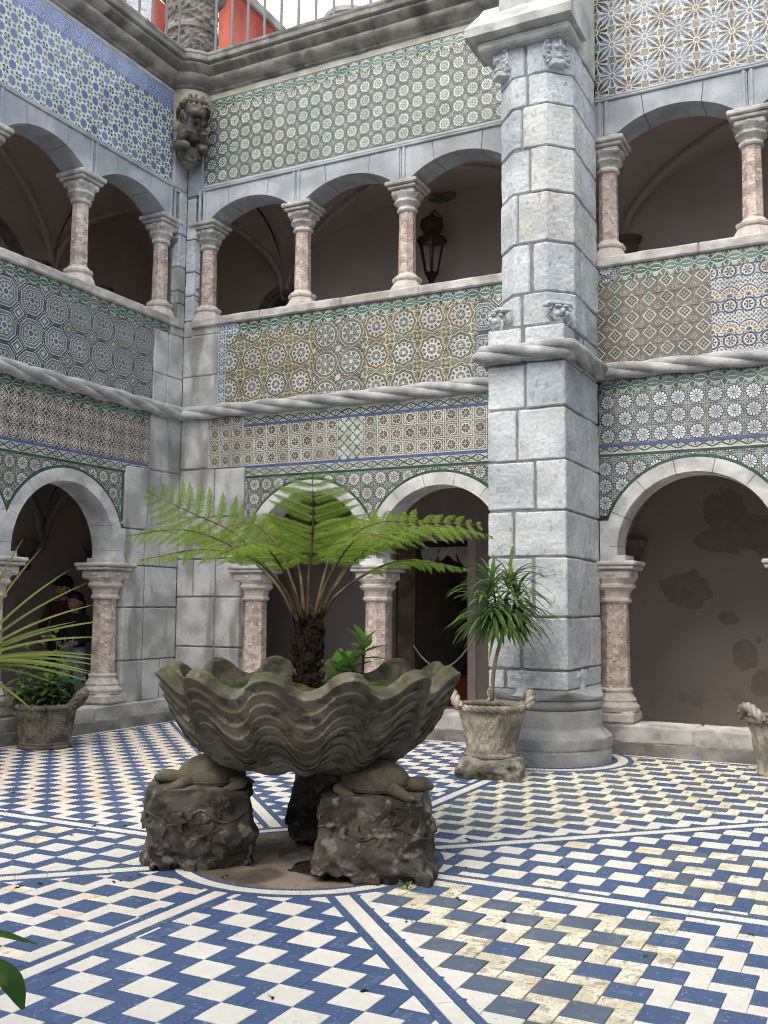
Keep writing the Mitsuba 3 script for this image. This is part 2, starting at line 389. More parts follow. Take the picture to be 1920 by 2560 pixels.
def p_oct(x, y, i, j, p):                  # octagons with rosettes, period two tiles
    o = dr.maximum(dr.maximum(ab(x), ab(y)), (ab(x) + ab(y)) * .7071); r, a = pol(x, y)
    gr = (.11, .125, .12)
    d = (.5 - ab(x)) + (.5 - ab(y))
    c = C3(gr) + 0 * x
    c = sel(c, d < .34, W_); c = sel(c, d < .29, NAVY); c = sel(c, d < .22, W_); c = sel(c, d < .18, (.16, .15, .12)); c = sel(c, d < .08, W_)
    c = sel(c, o < .485, NAVY); c = sel(c, o < .435, W_)
    c = sel(c, o < .41, dr.select(dr.cos(34 * a) > .2, C3(.11, .13, .12), C3(.26, .275, .25)))
    c = sel(c, o < .325, W_); c = sel(c, o < .30, NAVY); c = sel(c, o < .265, (.40, .43, .40))
    c = sel(c, (o < .25) & (r < .17 + .075 * dr.cos(8 * a)), dr.select(dr.cos(16 * a) > 0, C3(.05, .10, .10), C3(.10, .15, .27)))
    c = sel(c, r < .12, W_); c = sel(c, r < .085, dr.select(dr.cos(8 * a) > 0, C3(GRN), C3(COB)))
    return c * .92
def p_circ(x, y, i, j, p):                 # ochre scalloped rings, period two tiles
    r, a = pol(x, y); q = corner(x, y); qa = dr.atan2(.5 - ab(y), .5 - ab(x))
    c = dr.select(dr.sin(40 * x + 6 * dr.sin(20 * y)) > -.25, C3(.075, .105, .065), C3(.40, .40, .31))
    c = sel(c, q < .20 - .06 * dr.cos(4 * qa), (.60, .585, .48)); c = sel(c, q < .15 - .05 * dr.cos(4 * qa), (.16, .18, .08)); c = sel(c, q < .055, (.62, .52, .30))
    k = .455 + .022 * dr.cos(8 * a)
    c = sel(c, r < k, (.62, .61, .55)); c = sel(c, r < k - .025, dr.select(cell_rand(i, j, 4) > .25, C3(.24, .145, .06), C3(.15, .14, .085)))
    c = sel(c, r < .345 + .015 * dr.cos(8 * a), W_)
    c = sel(c, r < .32, dr.select(dr.cos(12 * a) > -.15, C3(.055, .125, .11), C3(.60, .60, .54)))
    c = sel(c, r < .21 + .02 * dr.cos(12 * a), W_); c = sel(c, r < .165, dr.select(dr.cos(8 * a) > -.1, C3(.10, .14, .24), C3(.45, .35, .18)))
    return sel(c, r < .06, W_) * .86
def p_circ2(x, y, i, j, p):
    r, a = pol(x, y); q = corner(x, y)
    c = dr.select(dr.sin(34 * x) * dr.sin(34 * y) > .15, C3(.36, .36, .31), C3(.075, .085, .07))
    c = sel(c, q < .1, (.55, .53, .45))
    c = sel(c, r < .475, (.5, .49, .45)); c = sel(c, r < .455, (.16, .14, .115)); c = sel(c, r < .36, W_); c = sel(c, r < .335, (.12, .16, .15))
    c = sel(c, r < .22 + .11 * dr.cos(8 * a), W_); c = sel(c, r < .17 + .08 * dr.cos(8 * a), (.20, .19, .14))
    return sel(c, r < .07, W_)
def p_diam(x, y, i, j, p):                 # relief lozenges on brown
    d = ab(x) + ab(y); e = 1 - d; r, a = pol(x, y)
    c = C3(.165, .14, .115) + .05 * dr.sin(60 * (x + y)) * dr.sin(60 * (x - y))
    c = sel(c, d < .43, (.52, .51, .44)); c = sel(c, d < .335, mix((.05, .075, .05), (.13, .14, .09), cell_rand(i, j, 4)))
    c = sel(c, (d < .30) & (r < .13 + .07 * dr.cos(4 * a)), (.30, .31, .24)); c = sel(c, r < .05, DK)
    c = sel(c, e < .20, (.40, .38, .33)); c = sel(c, e < .14, (.10, .10, .085)); c = sel(c, e < .06, (.45, .43, .37))
    return c
def p_fan(x, y, i, j, p):                  # rows of ochre fans and of dark rings outlined in blue, period one tile
    par = dr.floor(j) - 2 * dr.floor(j / 2 + .001)
    q = corner(x, y); r, a = pol(x, y)
    c = dr.select(dr.sin(24 * x + 1.57) * dr.sin(24 * y + 1.57) > .2, C3(.12, .15, .22), C3(.56, .55, .49))
    A = sel(c, (r < .42), (.045, .06, .12)); A = sel(A, r < .32, (.58, .57, .5)); A = sel(A, (r < .24) & (dr.cos(6 * a) > -.2), (.05, .06, .09)); A = sel(A, r < .08, (.33, .20, .09))
    A = sel(A, q < .27, (.06, .09, .20)); A = sel(A, q < .19, (.58, .57, .5)); A = sel(A, q < .09, (.30, .19, .09))
    f, b = pol(x, y + .46)
    B = sel(c, f < .60, (.075, .11, .23)); B = sel(B, f < .52, (.58, .57, .5)); B = sel(B, f < .45, (.27, .165, .075)); B = sel(B, (f < .45) & (dr.cos(14 * b) > .2), (.50, .46, .36)); B = sel(B, f < .26, (.58, .57, .5)); B = sel(B, f < .16, (.08, .09, .14))
    return dr.select(par > .5, B, A)
def p_quat(x, y, i, j, p):                 # quatrefoils outlined in white on brown
    l = dr.minimum(dr.sqrt(dr.square(ab(x) - .17) + y * y), dr.sqrt(x * x + dr.square(ab(y) - .17)))
    q = corner(x, y)
    br = mix((.075, .05, .045), (.17, .12, .10), cell_rand(i, j, 4))
    c = br + 0 * x
    c = sel(c, (ab(ab(x) - .5) < .05) | (ab(ab(y) - .5) < .05), (.50, .47, .43))
    c = sel(c, q < .21, (.50, .47, .43)); c = sel(c, q < .14, (.07, .05, .045))
    c = sel(c, l < .235, (.60, .57, .53)); c = sel(c, l < .17, (.045, .032, .03)); c = sel(c, l < .11, (.60, .57, .53))
    return c
def p_lace(x, y, i, j, p):                 # dark twelve-rayed flowers in a cream interlace
    r, a = pol(x, y); q = corner(x, y)
    c = C3(.40, .385, .30) + 0 * x
    c = sel(c, (dr.sin(26 * x + 1.57) * dr.sin(26 * y + 1.57) > .25), (.13, .10, .06)); c = sel(c, (dr.sin(26 * x + 1.57) * dr.sin(26 * y + 1.57) < -.45), (.07, .10, .09))
    c = sel(c, ab(ab(x) - .5) < .085, W_); c = sel(c, ab(ab(y) - .5) < .085, W_)
    c = sel(c, (ab(ab(x) - .5) < .028) | (ab(ab(y) - .5) < .028), (.13, .11, .08)); c = sel(c, q < .12, (.57, .55, .45)); c = sel(c, q < .06, (.12, .10, .08))
    c = sel(c, r < .36, W_); c = sel(c, (r < .30) & (dr.cos(8 * a) < .82), mix((.02, .016, .016), (.15, .085, .035), cell_rand(i, j, 4) * cell_rand(i, j, 6)))
    return sel(c, r < .08, (.48, .36, .16))
def p_lattice(x, y, i, j, p):
    c = C3(.52, .54, .49) + 0 * x
    l = dr.minimum(ab(x - y), ab(x + y)); r, a = pol(x, y)
    c = sel(c, l < .10, (.07, .11, .11)); c = sel(c, (r < .2), (.60, .61, .56)); c = sel(c, r < .13, (.07, .14, .13)); c = sel(c, corner(x, y) < .14, (.07, .12, .12))
    return c
def p_daisy(blue):
    def f(x, y, i, j, p):                  # twelve-petalled white daisies among dark and blue scraps
        r, a = pol(x, y); q = corner(x, y)
        m = dr.sin(26 * x + 1.57) * dr.sin(26 * y + 1.57)
        c = C3(.55, .55, .49) + 0 * x
        c = sel(c, m > .05, C3(.075, .13, .21) if blue else C3(.03, .07, .058)); c = sel(c, m < -.40, C3(DK))
        c = sel(c, (q < .17), dr.select(dr.cos(8 * dr.atan2(.5 - ab(y), .5 - ab(x))) > 0, C3(.03, .05, .06), C3(.6, .6, .55))); c = sel(c, q < .06, (.33, .21, .10) if blue else (.05, .10, .08))
        c = sel(c, r < .435, DK)
        c = sel(c, (r < .375 + .02 * dr.cos(12 * a)) & (dr.cos(12 * a) > -.62), (.70, .70, .68))
        c = sel(c, (r < .23) & (dr.cos(12 * a) < .35), C3(.10, .17, .30) if blue else C3(.05, .07, .08))
        return sel(c, r < .075, mix((.10, .09, .08), (.40, .20, .07), cell_rand(i, j, 4)))
    return f
def p_leaf(x, y, i, j, p):                 # crossed green leaves, the border along the tops
    g = mix((.035, .10, .078), (.10, .19, .165), cell_rand(i, j, 4)); w = (.50, .53, .48)
    h = .25 * (1 - dr.square(1.9 * x)); e = .5 - ab(x); v = .23 * (1 - dr.square(1.9 * y)); q = corner(x, y)
    c = C3(.40, .44, .38) + 0 * x
    c = sel(c, q < .34, mix((.05, .12, .085), (.20, .17, .09), cell_rand(dr.floor(i + x), dr.floor(j + y), 6))); c = sel(c, q < .12, w)
    c = sel(c, e < v + .06, w); c = sel(c, e < v, mix((.03, .08, .06), (.075, .15, .12), cell_rand(dr.floor(i + x), j, 9)))
    c = sel(c, ab(y) < h + .06, w); c = sel(c, ab(y) < h, g); c = sel(c, (ab(y) < .03) & (ab(x) < .3), w)
    return c
def p_knot(dark):
    def f(x, y, i, j, p):                  # crossed ribbons and hearts, the narrow band
        c = C3(.55, .55, .48) + 0 * x
        d = dr.minimum(ab(x * .5 - y), ab(x * .5 + y)); r, a = pol(x, y); h, b = pol(ab(x) - .34, y)
        c = sel(c, ab(dr.sin(3 * r * 6 + 2 * a)) < .35, (.20, .17, .10)); c = sel(c, (h < .17), (.10, .12, .10)); c = sel(c, (h < .11), (.58, .57, .50)); c = sel(c, h < .05, (.25, .18, .08))
        c = sel(c, d < .11, W_); c = sel(c, d < .065, dark); return sel(c, ab(y) > .245, W_)
    return f
def p_arabic(x, y, i, j, p):               # blue and white brush border under the west cornice
    s = dr.sin(44 * x + 3 * dr.sin(9 * y)) + .7 * dr.sin(29 * x * y * 3 + 40 * y)
    c = dr.select(s > .35, C3(.50, .56, .66), C3(.10, .16, .38)); return c
def p_blueborder(x, y, i, j, p):
    r, a = pol(x, y); c = C3(.60, .61, .58) + 0 * x
    c = sel(c, (ab(ab(x) - .32) < .10) & (dr.sin(20 * y) > -.3), (.10, .17, .36)); c = sel(c, r < .27 + .09 * dr.cos(4 * a), (.09, .15, .34)); c = sel(c, r < .12, W_)
    return c
def gmat(name, *a, **k): return mat(name, glaze(*a, **k), .24, None, spec=.5)
gmat('g_star', 'y', -3.047, 7.90, .18, p_star, wear=.12)
gmat('g_ros', 'x', 1.296, 7.935, .18, p_ros, wear=.10)
gmat('g_bigstar', 'x', 6.005, 7.857, .18, p_bigstar, wear=.12)
gmat('g_oct', 'y', -2.629, 4.83, .37, p_oct)
gmat('g_octx', 'x', 4.31, 4.80, .37, p_oct)
gmat('g_circ', 'x', 1.123, 4.65, .368, p_circ)
gmat('g_circr', 'x', 2.927, 4.86, .367, p_circ)
gmat('g_circ2', 'x', 2.217, 4.825, .362, p_circ2)
gmat('g_diam', 'x', 5.82, 4.94, .182, p_diam)
gmat('g_fan', 'x', 6.995, 4.93, .181, p_fan)
gmat('g_quat', 'y', -2.635, 3.70, .178, p_quat)
gmat('g_lace', 'x', 2.855, 3.70, .1765, p_lace)
gmat('g_lat', 'x', 2.855, 3.70, .12, p_lattice)
gmat('g_daisyb', 'x', 5.728, 3.675, .184, p_daisy(True), wear=.1)
gmat('g_daisybs', 'x', 5.69, 2.962, .182, p_daisy(True), wear=.1)
gmat('g_daisyg', 'x', 1.38, 3.01, .18, p_daisy(False), wear=.1)
gmat('g_daisygy', 'y', -2.85, 3.01, .178, p_daisy(False), wear=.1)
gmat('g_leafx', 'x', 1.296, 5.08, .16, p_leaf)
gmat('g_leafxu', 'x', 1.296, 8.215, .16, p_leaf)
gmat('g_leafxl', 'x', 5.728, 3.845, .16, p_leaf)
gmat('g_leafy', 'y', -2.635, 5.08, .16, p_leaf)
gmat('g_leafyl', 'y', -2.635, 3.86, .15, p_leaf)
gmat('g_knotx', 'x', 1.1, 3.178, .17, p_knot((.05, .09, .075)))
gmat('g_knotxu', 'x', 1.1, 3.845, .17, p_knot((.05, .09, .075)))
gmat('g_knoty', 'y', -2.6, 3.178, .17, p_knot((.05, .09, .085)))
gmat('g_arabic', 'y', -2.6, 8.2, .18, p_arabic)
gmat('g_bord', 'x', .64, 4.64, .12, p_blueborder)
mat('g_blue', (.075, .105, .27), .3, spec=.5)
mat('g_green', lambda p, n, uv: mix((.016, .055, .035), (.035, .10, .07), noise(p.x * 9, p.y * 9, p.z * 9)), .3, spec=.5)
mat('m_bed', stone_col((.42, .40, .35), (.56, .54, .48), 6, .2), .9)
# ================================================================== WALLS
SETB, PARTMAX = .36, 290

def tiles(parent, panel, rows, ucuts, u0, u1, fr, vis, clip=None, base=-.0085, joints=.0022):
    """Glazed tiles laid in rows. rows: (z0, z1, material, tile width, phase) or material as a function of u; tiles with centres inside vis are parts, the rest one mesh."""
    far = {}; made = {}
    name = parent + '__' + panel
    lo, hi = min(r[0] for r in rows), max(r[1] for r in rows)
    if name not in scene:
        bedshape = sbox(u0, lo, u1, hi) if clip is None else clip
        scene[name] = mikit.ply(extrude(bedshape, -.009, -.0078, fr), 'm_bed'); count[name] = 1
    for z0, z1, m, w, ph in rows:
        k = math.floor((u0 - ph) / w)
        u = ph + k * w
        while u < u1 - 1e-6:
            a, b = max(u, u0), min(u + w, u1); u += w
            if b - a < .012: continue
            mm = m((a + b) / 2) if callable(m) else m
            if mm is None: continue
            p = rect(a + joints / 2, b - joints / 2, z0 + joints / 2, z1 - joints / 2)
            if clip is not None:
                s = Polygon(p)
                if not clip.contains(s):
                    s = s.intersection(clip)
                    if s.is_empty or s.area < 2e-4: continue
                    mesh = extrude(s, base, float(rng.uniform(-.001, .001)), fr)
                    if mesh is None: continue
                else: mesh = None
            else: mesh = None
            if mesh is None:
                mesh = slab(p, base, float(rng.uniform(-.0012, .0012)), .0025, fr, rng.uniform(-.013, .013, 2))
            if vis(a, b) and made.get(panel, 0) < PARTMAX:
                made[panel] = made.get(panel, 0) + 1
                obj('tile', mesh, mm, name)
            else: far.setdefault(mm, []).append(mesh)
    for mm, ms in far.items(): obj('far_tile', cat(ms), mm, name, kind='stuff')

def arch_zone(centers, ulo, uhi, fr, parent, RI=.80, RO=.945, zc=2.09, pinch=2.47, z0=1.985, ztop=4.06, stops=()):
    """Horseshoe arches: voussoirs, green edging, and the shapes of the stone and of the wall left above them."""
    opening = unary_union([Point(c, zc).buffer(RI, 48).intersection(sbox(c - 2, z0 - .01, c + 2, 5)) for c in centers])
    notch = unary_union([sbox(c - RI - .02, z0 - .02, c - RI + .085, 2.045) for c in centers] + [sbox(c + RI - .085, z0 - .02, c + RI + .02, 2.045) for c in centers])
    opening = opening.difference(notch)
    full = sbox(ulo, z0, uhi, ztop)
    stone = unary_union([Point(c, zc).buffer(RO, 48) for c in centers] + [sbox(ulo, z0, uhi, pinch - .06)]).intersection(full)
    edge = unary_union([Point(c, zc).buffer(RO + .032, 48) for c in centers] + [sbox(ulo, z0, uhi, pinch - .0)]).intersection(full)
    wall = full.difference(edge)
    stone_solid = stone.difference(opening)
    for c in centers:
        for k in range(7):                                             # voussoirs
            a0, a1 = PI * (k / 7) , PI * ((k + 1) / 7)
            a0 += .004; a1 -= .004
            if k == 0: a0 = 0.06
            if k == 6: a1 = PI - .06
            wedge = Polygon([(c, zc)] + [(c + 3 * math.cos(t), zc + 3 * math.sin(t)) for t in np.linspace(a0, a1, 8)])
            other = unary_union([Point(d, zc).buffer(RO, 48) for d in centers if d != c and abs(d - c) < 2 * RO] or [Polygon()])
            side = sbox(c - .875, z0, c + .875, 5)
            s = stone_solid.intersection(wedge).intersection(Point(c, zc).buffer(RO, 48)).intersection(side)
            m = extrude(s, -SETB, .012 + float(rng.uniform(-.002, .002)), fr)
            if m: obj('arch_stone', m, 'm_marble', parent)
    used = unary_union([Point(c, zc).buffer(RO, 48).intersection(Polygon([(c, zc)] + [(c + 3 * math.cos(t), zc + 3 * math.sin(t)) for t in np.linspace(.057, PI - .057, 30)])).intersection(sbox(c - .875, z0, c + .875, 5)) for c in centers])
    rest = stone_solid.difference(used.buffer(.001))
    for g in getattr(rest, 'geoms', [rest]):
        if g.geom_type == 'Polygon' and g.area > .004:
            m = extrude(g, -SETB, .010, fr)
            if m: obj('impost_stone', m, 'm_marble', parent)
    ring = edge.difference(stone).difference(opening)
    for g in getattr(ring, 'geoms', [ring]):                            # green glazed edging cut into strips
        if g.geom_type != 'Polygon' or g.area < 1e-4: continue
        for c in centers:
            for k in range(22):
                t0, t1 = PI * k / 22 + .003, PI * (k + 1) / 22 - .003
                s = g.intersection(Polygon([(c, zc)] + [(c + 3 * math.cos(t), zc + 3 * math.sin(t)) for t in (t0, (t0 + t1) / 2, t1)])).intersection(sbox(c - .876, z0, c + .876, 5))
                m = extrude(s, -.008, .006, fr)
                if m: obj('edging_tile', m, 'g_green', parent)
    return wall, edge.union(stone)

def gallery_arches(cols, zs, fr, parent, R=1.2, zc=5.645, zt=7.03, ulo=None, uhi=None):
    """Segmental arches of the upper gallery between column axes: blocks with joints, fillets and pilaster strips."""
    for a, b in zip(cols[:-1], cols[1:]):
        lo = max(a, ulo) if ulo is not None else a; hi = min(b, uhi) if uhi is not None else b
        c = (a + b) / 2; half = (b - a) / 2
        chord = half - .115; zs_ = 6.625
        rise = 6.845 - zs_ - .0; Rr = (chord ** 2 + rise ** 2) / (2 * rise); zz = 6.845 - Rr
        op = Point(c, zz).buffer(Rr, 96).intersection(sbox(c - chord, zs_ - .01, c + chord, 7))
        cuts = [-.29, .27]
        xs = [lo] + [c + q for q in cuts] + [hi]
        for k in range(3):
            lean = lambda q: .10 * q
            p = Polygon([(xs[k] + .004, zs_), (xs[k + 1] - .004, zs_), (xs[k + 1] - .004 + (lean(xs[k + 1] - c) if k < 2 else 0) * 1.6, zt), (xs[k] + .004 + (lean(xs[k] - c) if k > 0 else 0) * 1.6, zt)])
            m = extrude(p.difference(op), -SETB, .004 + float(rng.uniform(-.002, .002)), fr)
            if m: obj('arch_block', m, 'm_fascia', parent)
        m = [slab(rect(lo, hi, zt + .004, zt + .032), -.02, .030, .008, fr), slab(rect(lo, hi, zt + .040, zt + .066), -.02, .018, .006, fr)]
        obj('string_moulding', cat(m), 'm_fascia', parent)
    for c in cols:
        if (ulo is None or c > ulo + .05) and (uhi is None or c < uhi - .05):
            obj('pilaster_strip', cat([slab(rect(c - .055, c - .02, 6.63, zt), -.01, .026, .006, fr), slab(rect(c + .02, c + .055, 6.63, zt), -.01, .026, .006, fr)]), 'm_fascia', parent)

def sill(parent, u0, u1, fr, z0=5.162, z1=5.272):
    u = u0
    while u < u1 - .01:
        w = min(float(rng.uniform(.95, 1.35)), u1 - u)
        if u1 - u - w < .3: w = u1 - u
        j = float(rng.uniform(-.003, .003))
        m = prism(rect(u + .002, u + w - .002, z0, z1), -SETB - .03, .045 + j, .014, fr)
        obj('sill_stone', rough(m, .005, 9, .12, 4), 'm_trim', parent); u += w

def core(parent, shape, fr, m='m_bed', w1=-.0092):
    obj('wall_core', extrude(shape, -SETB, w1, fr), m, parent)

def plinth(parent, u0, u1, fr, z1=.30, w0=-.45, w1=.055):
    u = u0
    while u < u1 - .01:
        w = min(float(rng.uniform(.85, 1.5)), u1 - u)
        if u1 - u - w < .4: w = u1 - u
        m = prism(rect(u + .003, u + w - .003, .11, z1 + float(rng.uniform(-.004, .004))), w0, w1, .022, fr)
        obj('plinth_stone', rough(m, .018, 5, .09, int(u * 7) % 50), 'm_plinth', parent); u += w
    obj('cement_skirt', rough(prism(rect(u0, u1, -.05, .135), w0, w1 + .012, .01, fr), .016, 6, .1, 3), 'm_cement', parent)

PR = [(0, 8.375), (.03, 8.385), (.045, 8.40), (.04, 8.415), (.06, 8.425), (.115, 8.455), (.15, 8.49), (.165, 8.525), (.16, 8.54), (.135, 8.545), (.135, 8.565), (.20, 8.60), (.235, 8.625), (.245, 8.645), (.245, 8.655), (.215, 8.66), (.215, 8.67), (.27, 8.685), (.28, 8.70), (.28, 8.755), (.295, 8.765), (.295, 8.80), (0, 8.80)]
def cornice(parent, u0, u1, fr, step=1.35, mat_='m_cornice'):
    u = u0
    pr = np.array(PR)
    while u < u1 - .01:
        w = min(step * float(rng.uniform(.85, 1.15)), u1 - u)
        if u1 - u - w < .4: w = u1 - u
        n = max(2, int(w / .09)); us = np.linspace(u + .0025, u + w - .0025, n)
        dz = float(rng.uniform(-.004, .004))
        V = np.array([[[a, z + dz, q] for q, z in pr] for a in us]).reshape(-1, 3)
        F = grid_faces(n, len(pr))
        ends = fan(list(range(len(pr)))) + [f[::-1] for f in fan(list(range((n - 1) * len(pr), n * len(pr))))]
        v = fr(V[:, 0], V[:, 1], V[:, 2])
        d = np.stack([meshkit.fbm(v * 11 + 9 * k, 3) for k in range(3)], -1) - .5
        obj('cornice_stone', (v + d * .018, np.vstack([F, ends])), mat_, parent, smooth=50); u += w

# ---- north wall, west half (corner to buttress)
NW = thing('tiled_wall', 'tiled arcade wall between the corner and the buttress, with ochre ring tiles on its parapet', 'wall')
NE = thing('tiled_wall', 'tiled arcade wall to the right of the buttress, with big blue and black star tiles on top', 'wall')
WW = thing('tiled_wall', 'tiled arcade wall at the left with blue star tiles above its upper arches', 'wall')
BX0, BX1 = 4.81, 5.63
c_nw, c_ne, c_ww = [2.01, 3.76], [6.61, 8.36, 10.11], [-1.99, -3.74, -5.49, -7.24, -8.99]
ncols = [.265, 1.757, 3.25, 4.74]; ecols = [5.722, 7.225, 8.72, 10.2]; wcols = [-8.95, -7.52, -6.09, -4.66, -3.22, -1.785, -.31]

wall, edge = arch_zone(c_nw, 1.05, BX0, FB, NW)
core(NW, sbox(.0, 4.06, BX0, 5.16).union(wall).union(sbox(.0, 3.265, 1.05, 4.07)), FB)
wall2, edge2 = arch_zone(c_ne, BX1, 10.6, FB, NE)
core(NE, sbox(BX1, 4.06, 10.6, 5.16).union(wall2), FB)
wall3, edge3 = arch_zone(c_ww, -10.4, -1.02, FL, WW)
core(WW, sbox(-10.4, 4.06, 0, 5.16).union(wall3).union(sbox(-1.02, 3.2, 0, 4.07)), FL)

vn = lambda a, b: True
vw = lambda a, b: b > -3.75
ve = lambda a, b: a < 7.75
kx = lambda u: 'g_knotx'
def strip_rows(l, knot, green='g_green', w=.18, ph=.0, top=False):
    return [(3.225, 3.257, 'g_blue', w, ph), (3.13, 3.225, knot, w, ph), (3.102, 3.13, green, w, ph)]
# west half of the north wall
tiles(NW, 'frieze_panel', [(7.10 + max(0, .025 + .18 * k - .0), min(7.125 + .18 * (k + 1), 8.135), 'g_ros', .18, 1.206) for k in range(6)] + [(8.135, 8.295, 'g_leafxu', .16, 1.216)], None, .27, BX0, FB, vn)
sec = lambda u: 'g_circ' if u < 2.04 else 'g_circ2' if u < 2.745 else 'g_circr' if u < 4.13 else 'g_octx'
tiles(NW, 'parapet_panel', [(4.10 + .18 * k, 4.28 + .18 * k, sec, .1813, 2.04) for k in range(5)] + [(5.0, 5.158, lambda u: 'g_leafx' if u > .95 else 'g_bord', .16, 1.216)], None, .70, BX0, FB, vn)
tiles(NW, 'parapet_border', [(4.10 + .12 * k, min(4.22 + .12 * k, 5.158), 'g_bord', .12, .58) for k in range(9)], None, .58, .699, FB, vn)
lace = lambda u: 'g_lat' if 2.44 < u < 2.78 else 'g_lace'
stone_w = sbox(0, 0, 1.05, 3.262)
tiles(NW, 'band_panel', [(3.802, 3.93, lambda u: 'g_knotxu' if u > 1.07 else 'g_lace', .17, 1.015), (3.772, 3.802, lambda u: 'g_blue' if u > 1.07 else 'g_lace', .17, 1.015)] + [(3.257 + .1717 * k, 3.257 + .1717 * (k + 1), lace, .1765, 2.767) for k in range(3)], None, .45, BX0, FB, vn)
tiles(NW, 'knot_border', strip_rows(1, 'g_knotx', w=.17, ph=1.015), None, 1.05, BX0, FB, vn)
tiles(NW, 'spandrel_panel', [(2.74 + .18 * k - .18 * 2, 2.92 + .18 * k - .36 if k < 3 else 3.10, 'g_daisyg', .18, 1.29) for k in range(4)], None, 1.05, BX0, FB, vn, wall)
# east half
tiles(NE, 'frieze_panel', [(7.10, 7.227, 'g_bigstar', .18, 5.915)] + [(7.227 + .18 * k, 7.407 + .18 * k, 'g_bigstar', .18, 5.915) for k in range(6)], None, BX1, 10.6, FB, ve)
sec2 = lambda u: 'g_diam' if u < 6.81 else 'g_fan'
tiles(NE, 'parapet_panel', [(4.10 + .182 * k - .02, 4.262 + .182 * k, sec2, .1815, 6.81) for k in range(5)] + [(4.99, 5.158, lambda u: 'g_leafx' if u > 5.86 else 'g_daisyb', .16, 1.216)], None, BX1, 10.6, FB, ve)
tiles(NE, 'band_panel', [(3.765, 3.925, 'g_leafxl', .16, 5.648)] + [(3.225 + .18 * k, 3.405 + .18 * k, 'g_daisyb', .184, 5.636) for k in range(3)], None, BX1, 10.6, FB, ve)
tiles(NE, 'knot_border', [(3.195, 3.225, 'g_blue', .18, 5.6), (3.12, 3.195, 'g_knotx', .17, 1.015), (3.092, 3.12, 'g_green', .18, 5.6)], None, BX1, 10.6, FB, ve)
tiles(NE, 'spandrel_panel', [(2.69 - .36 + .182 * k, 2.872 - .36 + .182 * k if k < 3 else 3.09, 'g_daisybs', .182, 5.599) for k in range(4)], None, BX1, 10.6, FB, ve, wall2)
# west wall
tiles(WW, 'frieze_panel', [(7.10, 7.27, 'g_star', .18, -3.137)] + [(7.27 + .18 * k, 7.45 + .18 * k if k < 4 else 8.10, 'g_star', .18, -3.137) for k in range(5)] + [(8.10, 8.34, 'g_arabic', .18, -3.137)], None, -10.4, -.33, FL, vw)
tiles(WW, 'parapet_panel', [(4.10 + .185 * k, 4.285 + .185 * k if k < 4 else 5.02, 'g_oct', .185, -2.814) for k in range(5)] + [(5.02, 5.158, 'g_leafy', .16, -2.715)], None, -10.4, -.59, FL, vw)
tiles(WW, 'parapet_panel', [(5.02, 5.158, 'g_leafy', .16, -2.715)], None, -.59, -.28, FL, vw)
tiles(WW, 'band_panel', [(3.79, 3.93, 'g_leafyl', .15, -2.71)] + [(3.257 + .178 * k, 3.435 + .178 * k, 'g_quat', .178, -2.724) for k in range(3)], None, -10.4, -.615, FL, vw)
tiles(WW, 'knot_border', strip_rows(1, 'g_knoty', w=.17, ph=-2.685), None, -10.4, -.62, FL, vw)
tiles(WW, 'spandrel_panel', [(2.74 - .36 + .18 * k, 2.92 - .36 + .18 * k if k < 3 else 3.10, 'g_daisygy', .178, -2.939) for k in range(4)], None, -10.4, -1.1, FL, vw, wall3)
obj('edging_tile', slab(rect(-1.098, -1.07, 2.5, 3.1), -.008, .006, .003, FL), 'g_green', WW)

gallery_arches(ncols, 6.62, FB, NW, ulo=.16, uhi=BX0)
gallery_arches([4.74 - .5] + ecols, 6.62, FB, NE, ulo=BX1, uhi=10.2)
gallery_arches(wcols, 6.62, FL, WW, uhi=-.22)
for k, u0, u1, fr in ((NW, .0, BX0, FB), (NE, BX1, 10.4, FB), (WW, -10.4, .0, FL)):
    core(k, sbox(u0, 7.03, u1, 8.42), fr)
    obj('plaster_strip', slab(rect(u0, u1, 8.30 if k != WW else 8.34, 8.40), -.01, .004, .002, fr), 'm_bed', k)
sill(NW, .15, BX0, FB); sill(NE, BX1, 10.4, FB); sill(WW, -10.4, -.14, FL)
plinth(NW, 0.06, BX0, FB); plinth(NE, BX1, 10.4, FB); plinth(WW, -10.4, -.06, FL)
cornice(NW, .2, BX0 - .02, FB); cornice(NE, BX1 + .0, 10.4, FB); cornice(WW, -10.4, -.2, FL)

# ---- twisted rope moulding
def ropeline(pts, n, parent, R=.098, turns=.62):
    P = spline(pts, n) if len(pts) > 2 else np.linspace(pts[0], pts[1], n)
    for s in rope(P, R, turns, 3, 10): obj('rope_strand', s, 'm_rope', parent, smooth=True)
def poly_path(pts, r=.05, step=.03):
    pts = [np.array(p, float) for p in pts]; out = [pts[0]]
    for a, b, c in zip(pts[:-2], pts[1:-1], pts[2:]):
        d1 = (a - b) / np.linalg.norm(a - b); d2 = (c - b) / np.linalg.norm(c - b)
        for t in np.linspace(0, 1, 5): out.append((1 - t) ** 2 * (b + d1 * r) + 2 * t * (1 - t) * b + t * t * (b + d2 * r))
    out.append(pts[-1]); res = [out[0]]
    for a, b in zip(out[:-1], out[1:]):
        n = max(1, int(np.linalg.norm(b - a) / step))
        for t in range(1, n + 1): res.append(a + (b - a) * t / n)
    return np.array(res)
RZ, RO_ = 4.0, -.075
def rope_on(path, parent, step=.035):
    for s in rope(poly_path(path, .06, step), .09, .6, 3, 10): obj('rope_strand', s, 'm_rope', parent, smooth=True)
rope_on([(.05, -10.4, RZ), (.05, -.05, RZ)], WW, .05)
rope_on([(.05, -.05, RZ), (BX0, -.05, RZ)], NW)
rope_on([(BX1, -.05, RZ), (10.4, -.05, RZ)], NE)

